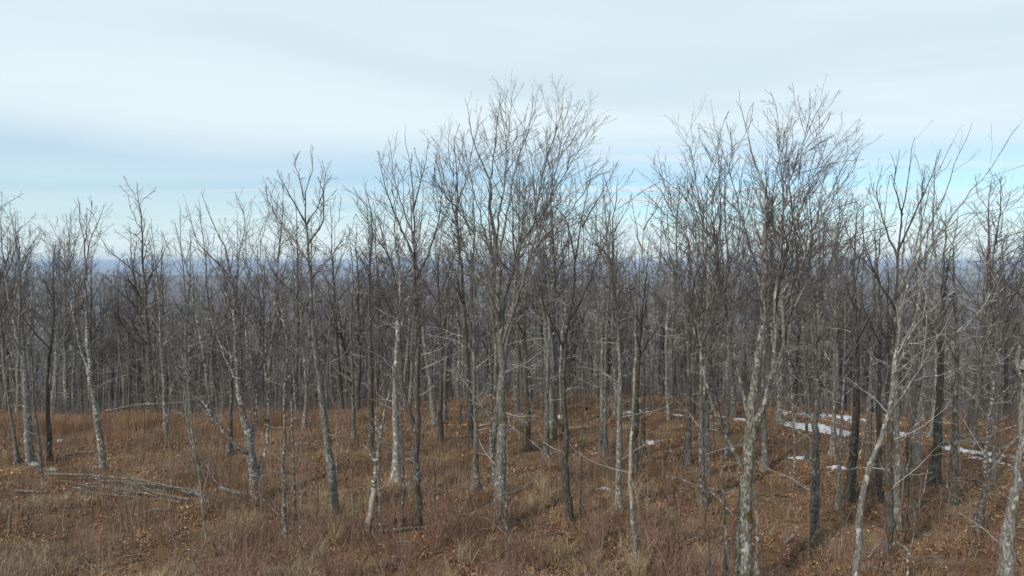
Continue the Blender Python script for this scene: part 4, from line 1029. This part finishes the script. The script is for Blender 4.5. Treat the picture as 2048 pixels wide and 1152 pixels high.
log('arching pale fallen branch on the litter before the dark mossy tree', [(1736, 1118, 0), (1760, 1110, .3), (1790, 1108, .35), (1815, 1118, .2), (1834, 1140, 0)], 4, B_SMOOTH, .05, 'fallen_branch', 'branch', tw=1.2)
log('grey fallen branch at the bottom right in the litter', [(1735, 1134), (1765, 1142), (1790, 1150)], 6, B_GREY, .05, 'fallen_branch', 'branch', tw=1.5)
log('thin fallen branch in the grass before the slender scarred tree', [(1290, 1108), (1320, 1128), (1360, 1142), (1385, 1150)], 4, B_SMOOTH, .08, 'fallen_branch', 'branch', tw=1)
log('pale forked branch leaning left of the crooked stem', [(1340, 972, .3), (1375, 990, .4), (1420, 1010, .4), (1465, 1040, .1)], 3.6, B_SMOOTH, .1, 'fallen_branch', 'branch', tw=1.6)
log('fallen branch pile piece left of the stout forked tree', [(1385, 1085), (1410, 1078), (1440, 1072)], 5, B_SMOOTH, .1, 'fallen_branch', 'branch', tw=2.5)
log('grey fallen branch tangle left of the tall grey tree', [(1570, 1090), (1595, 1075), (1615, 1088)], 5, B_SMOOTH, .1, 'fallen_branch', 'branch', tw=3)
log('dark log lying behind the dark mossy tree on the litter', [(1755, 985), (1790, 994), (1822, 997)], 6, B_DARK, .1, tw=1)
log('fallen log in the wood before the snow at far right', [(1930, 965), (1965, 972), (2010, 984)], 6, B_GREY, .15, tw=1)
log('curved fallen bough propped on the right edge trunk', [(1935, 890, .2), (1970, 902, .5), (2000, 898, .8), (2030, 895, 1.0)], 5, B_SMOOTH, .1, 'fallen_branch', 'branch', tw=1)
log('pale thin log on the leaves behind the curved tree', [(585, 888), (605, 890), (620, 889)], 4, B_SMOOTH, .05, tw=.5)
log('fallen trunk in the wood behind the central tree', [(920, 816), (950, 820), (985, 818)], 5, B_DARK, .2, tw=1)
log('pale fallen pole on the litter before the tall grey tree', [(1130, 1068), (1090, 1074), (1050, 1076)], 3, B_SMOOTH, .08, 'fallen_branch', 'branch', tw=1)
log('small fallen pole on leaves near the slender scarred tree', [(1290, 1002), (1310, 1001), (1325, 1002)], 3, B_SMOOTH, .05, 'fallen_branch', 'branch')
log('dark fallen branch on the leaves behind the lone far left tree', [(130, 913), (165, 907), (200, 905)], 4, B_GREY, .06, 'fallen_branch', 'branch', tw=1)
log('fallen bough with fine twigs in front of the far left grass knoll', [(215, 835, .2), (270, 838, .6), (320, 842, .8), (370, 850, 1.1)], 3.5, B_SMOOTH, .2, 'fallen_branch', 'branch', tw=2)
lr_ = np.random.default_rng(31)
for k in range(150):
    px = lr_.uniform(20, 2030); py = 830 + 310 * lr_.uniform() ** 0.8; an = lr_.uniform(-.5, .5); L = lr_.uniform(18, 55) * (py - 600) / 420
    q_ = gp(px, py)
    log(near_mark(q_[0], q_[1], ['pale thin dead branch', 'grey thin dead branch', 'dark thin dead branch'][k % 3], 1), [(px, py), (px + L * .5, py + an * 8), (px + L, py + an * 16)], lr_.uniform(1.6, 3.0), [B_SMOOTH, B_GREY, B_DARK][k % 3], .04, 'fallen_branch', 'branch', tw=1.5, K=10, group='thin dead branches on the forest floor')

def rock(label, px, py, w, h):
    p = gp(px, py); r = np.random.default_rng(int(px)); s = w * p[1] / F / 2
    nu, nv = 18, 12; V = []
    ph = r.uniform(0, 6, 6)
    for i_ in range(nv + 1):
        e = math.pi * i_ / nv
        for j_ in range(nu):
            a_ = 2 * math.pi * j_ / nu
            k_ = 1 + .16 * math.sin(2 * a_ + ph[0]) + .1 * math.sin(3 * a_ + 2 * e + ph[1]) + .08 * math.sin(5 * e + 4 * a_ + ph[2]) + r.normal(0, .02)
            V.append((s * k_ * math.sin(e) * math.cos(a_), s * .8 * k_ * math.sin(e) * math.sin(a_), s * h * k_ * math.cos(e)))
    i_ = np.arange(nv)[:, None]; j_ = np.arange(nu)[None]; j2_ = (j_ + 1) % nu
    Q = np.stack([i_ * nu + j_, (i_ + 1) * nu + j_, (i_ + 1) * nu + j2_, i_ * nu + j2_], -1).reshape(-1, 4)
    return tag(link('boulder', mesh_np('boulder', V, Q, M_ROCK), None, (p[0], p[1], p[2] + s * h * .25)), label, 'boulder')
rock('lichened grey rock at the foot of the thick left edge tree', 67, 931, 22, .5)
rock('lichened grey rock right of the one beneath the left edge tree', 105, 941, 24, .45)
rock('small rock half sunk at the foot of the lone far left tree', 190, 935, 12, .5)

def snow(label, cx_, cy_, w, h, seed, thr=0.5, kind=None, slope=0.0, cell=0.10, sn=1.1):
    """melting snow: a thin sheet that dips under the ground where it has melted away"""
    c0 = gp(cx_, cy_)
    ptsg = [gp(cx_ - w / 2, cy_ - slope * w / 2), gp(cx_ + w / 2, cy_ + slope * w / 2)]
    hd = abs(gp(cx_, cy_ - h / 2)[1] - gp(cx_, cy_ + h / 2)[1])
    A = np.array(ptsg[0][:2]); B_ = np.array(ptsg[1][:2]); ax = nrm(B_ - A); nx = np.array((-ax[1], ax[0])); L = np.linalg.norm(B_ - A)
    nu = max(10, int(L / cell)); nv = max(8, int(hd / cell))
    U, Vv = np.meshgrid(np.linspace(-.5, .5, nu), np.linspace(-.5, .5, nv), indexing='ij')
    XX = (A[0] + B_[0]) / 2 + ax[0] * U * L + nx[0] * Vv * hd; YY = (A[1] + B_[1]) / 2 + ax[1] * U * L + nx[1] * Vv * hd
    edge = 1 - np.clip(np.hypot(U * 2, Vv * 2), 0, 1) ** 2
    nz = .5 * vn(XX, YY, sn * .8, seed) + .3 * vn(XX, YY, sn * .3, seed + 1) + .2 * vn(XX, YY, sn * .14, seed + 2)
    hgt = np.clip((nz * 2.6 + edge * 0.9 - thr - 1.30) * 0.14, -0.12, 0.05)
    ZZ = zf(XX, YY) + hgt + 0.015
    i_ = np.arange(nu - 1)[:, None]; j_ = np.arange(nv - 1)[None]
    Q = np.stack([i_ * nv + j_, (i_ + 1) * nv + j_, (i_ + 1) * nv + j_ + 1, i_ * nv + j_ + 1], -1).reshape(-1, 4)
    cc = np.array((c0[0], c0[1], c0[2]))
    o = link('snow_patch', mesh_np('snow_patch', np.stack([XX, YY, ZZ], -1).reshape(-1, 3) - cc, Q, M_SNOW), None, cc)
    return tag(o, label, 'snow patch', 'patches of old snow on the forest floor')
snow('longest strip of melting snow behind the tall grey tree', 1660, 862, 330, 20, 3, .62, slope=.12, sn=1.6)
snow('strip of snow slanting down to the far right between trees', 1925, 895, 190, 20, 5, .6, slope=.22, sn=1.4)
snow('snow streak behind the stout forked tree', 1470, 832, 170, 14, 7, .68, slope=.08)
snow('upper thin snow streak deep among the trees at right', 1640, 832, 240, 12, 8, .70, slope=.08)
snow('thin snow line beside the widest tree at right', 1800, 872, 110, 12, 12, .6, slope=.15)
snow('flat snow patch left of the broad flared tree', 1672, 936, 62, 7, 9, .56, slope=.06)
snow('small snow lens in the leaves right of the slender scarred tree', 1301, 885, 30, 7, 10, .5)
snow('snow bits right of the bending dark tree', 1145, 902, 20, 8, 11, .5)
snow('small snow bit left of the close pair of trees', 1187, 907, 26, 6, 13, .6)
snow('small white snow lump in front of the straight grey tree', 1215, 980, 16, 7, 14, .42, cell=.05)
snow('snow speck behind the bending dark tree', 1119, 834, 20, 6, 15, .5)
snow('snow streak deep behind the slender scarred tree', 1262, 824, 80, 8, 16, .62)
snow('snow streak left of the lichened tree deep in the wood', 1350, 831, 44, 6, 17, .5)
snow('faint snow streak far right under the fallen bough', 1985, 925, 100, 10, 18, .66, slope=.2)
snow('tiny snow bit on the grass knoll by the lone left tree', 120, 882, 12, 6, 19, .42, cell=.06)
snow('tiny snow bit in the grass left of the clump', 355, 913, 10, 5, 20, .42, cell=.06)
snow('snow line behind the leaning tree', 1600, 917, 50, 5, 21, .5)

# ------------------------------------------------------------------ the air
hz, t, b = new_mat('haze'); t.nodes.remove(b)
pv = t.nodes.new('ShaderNodeVolumePrincipled'); pv.inputs['Color'].default_value = (0.62, 0.74, 0.95, 1); pv.inputs['Density'].default_value = 1.5e-4
t.links.new(pv.outputs[0], t.nodes['Material Output'].inputs['Volume'])
HB = 34000; zb, zt = -330.0, 28.0
v8 = [(x, y, z_) for x in (-HB, HB) for y in (-HB, HB) for z_ in (zb, zt)]
q8 = [(0, 1, 3, 2), (4, 6, 7, 5), (0, 4, 5, 1), (2, 3, 7, 6), (0, 2, 6, 4), (1, 5, 7, 3)]
hz_o = link('haze', mesh_np('haze', v8, q8, hz, smooth=False)); stuff(hz_o, 'thin blue haze lying over the valley', 'haze')

# ------------------------------------------------------------------ neighbours that would read alike are told apart by how near they stand
same = {}
for o in S.objects:
    if o.parent is None and 'label' in o and 'group' in o: same.setdefault(o['label'], []).append(o)
for lab, os_ in same.items():
    if 2 <= len(os_) <= 4:
        os_.sort(key=lambda o: o.location.y)
        wd = {2: ['nearer', 'farther'], 3: ['nearest', 'middle', 'farthest'], 4: ['nearest', 'second nearest', 'third nearest', 'farthest']}[len(os_)]
        for o, w_ in zip(os_, wd):
            nl_ = w_ + ' ' + lab
            if len(nl_.replace(',', ' ').split()) <= 16: o['label'] = nl_
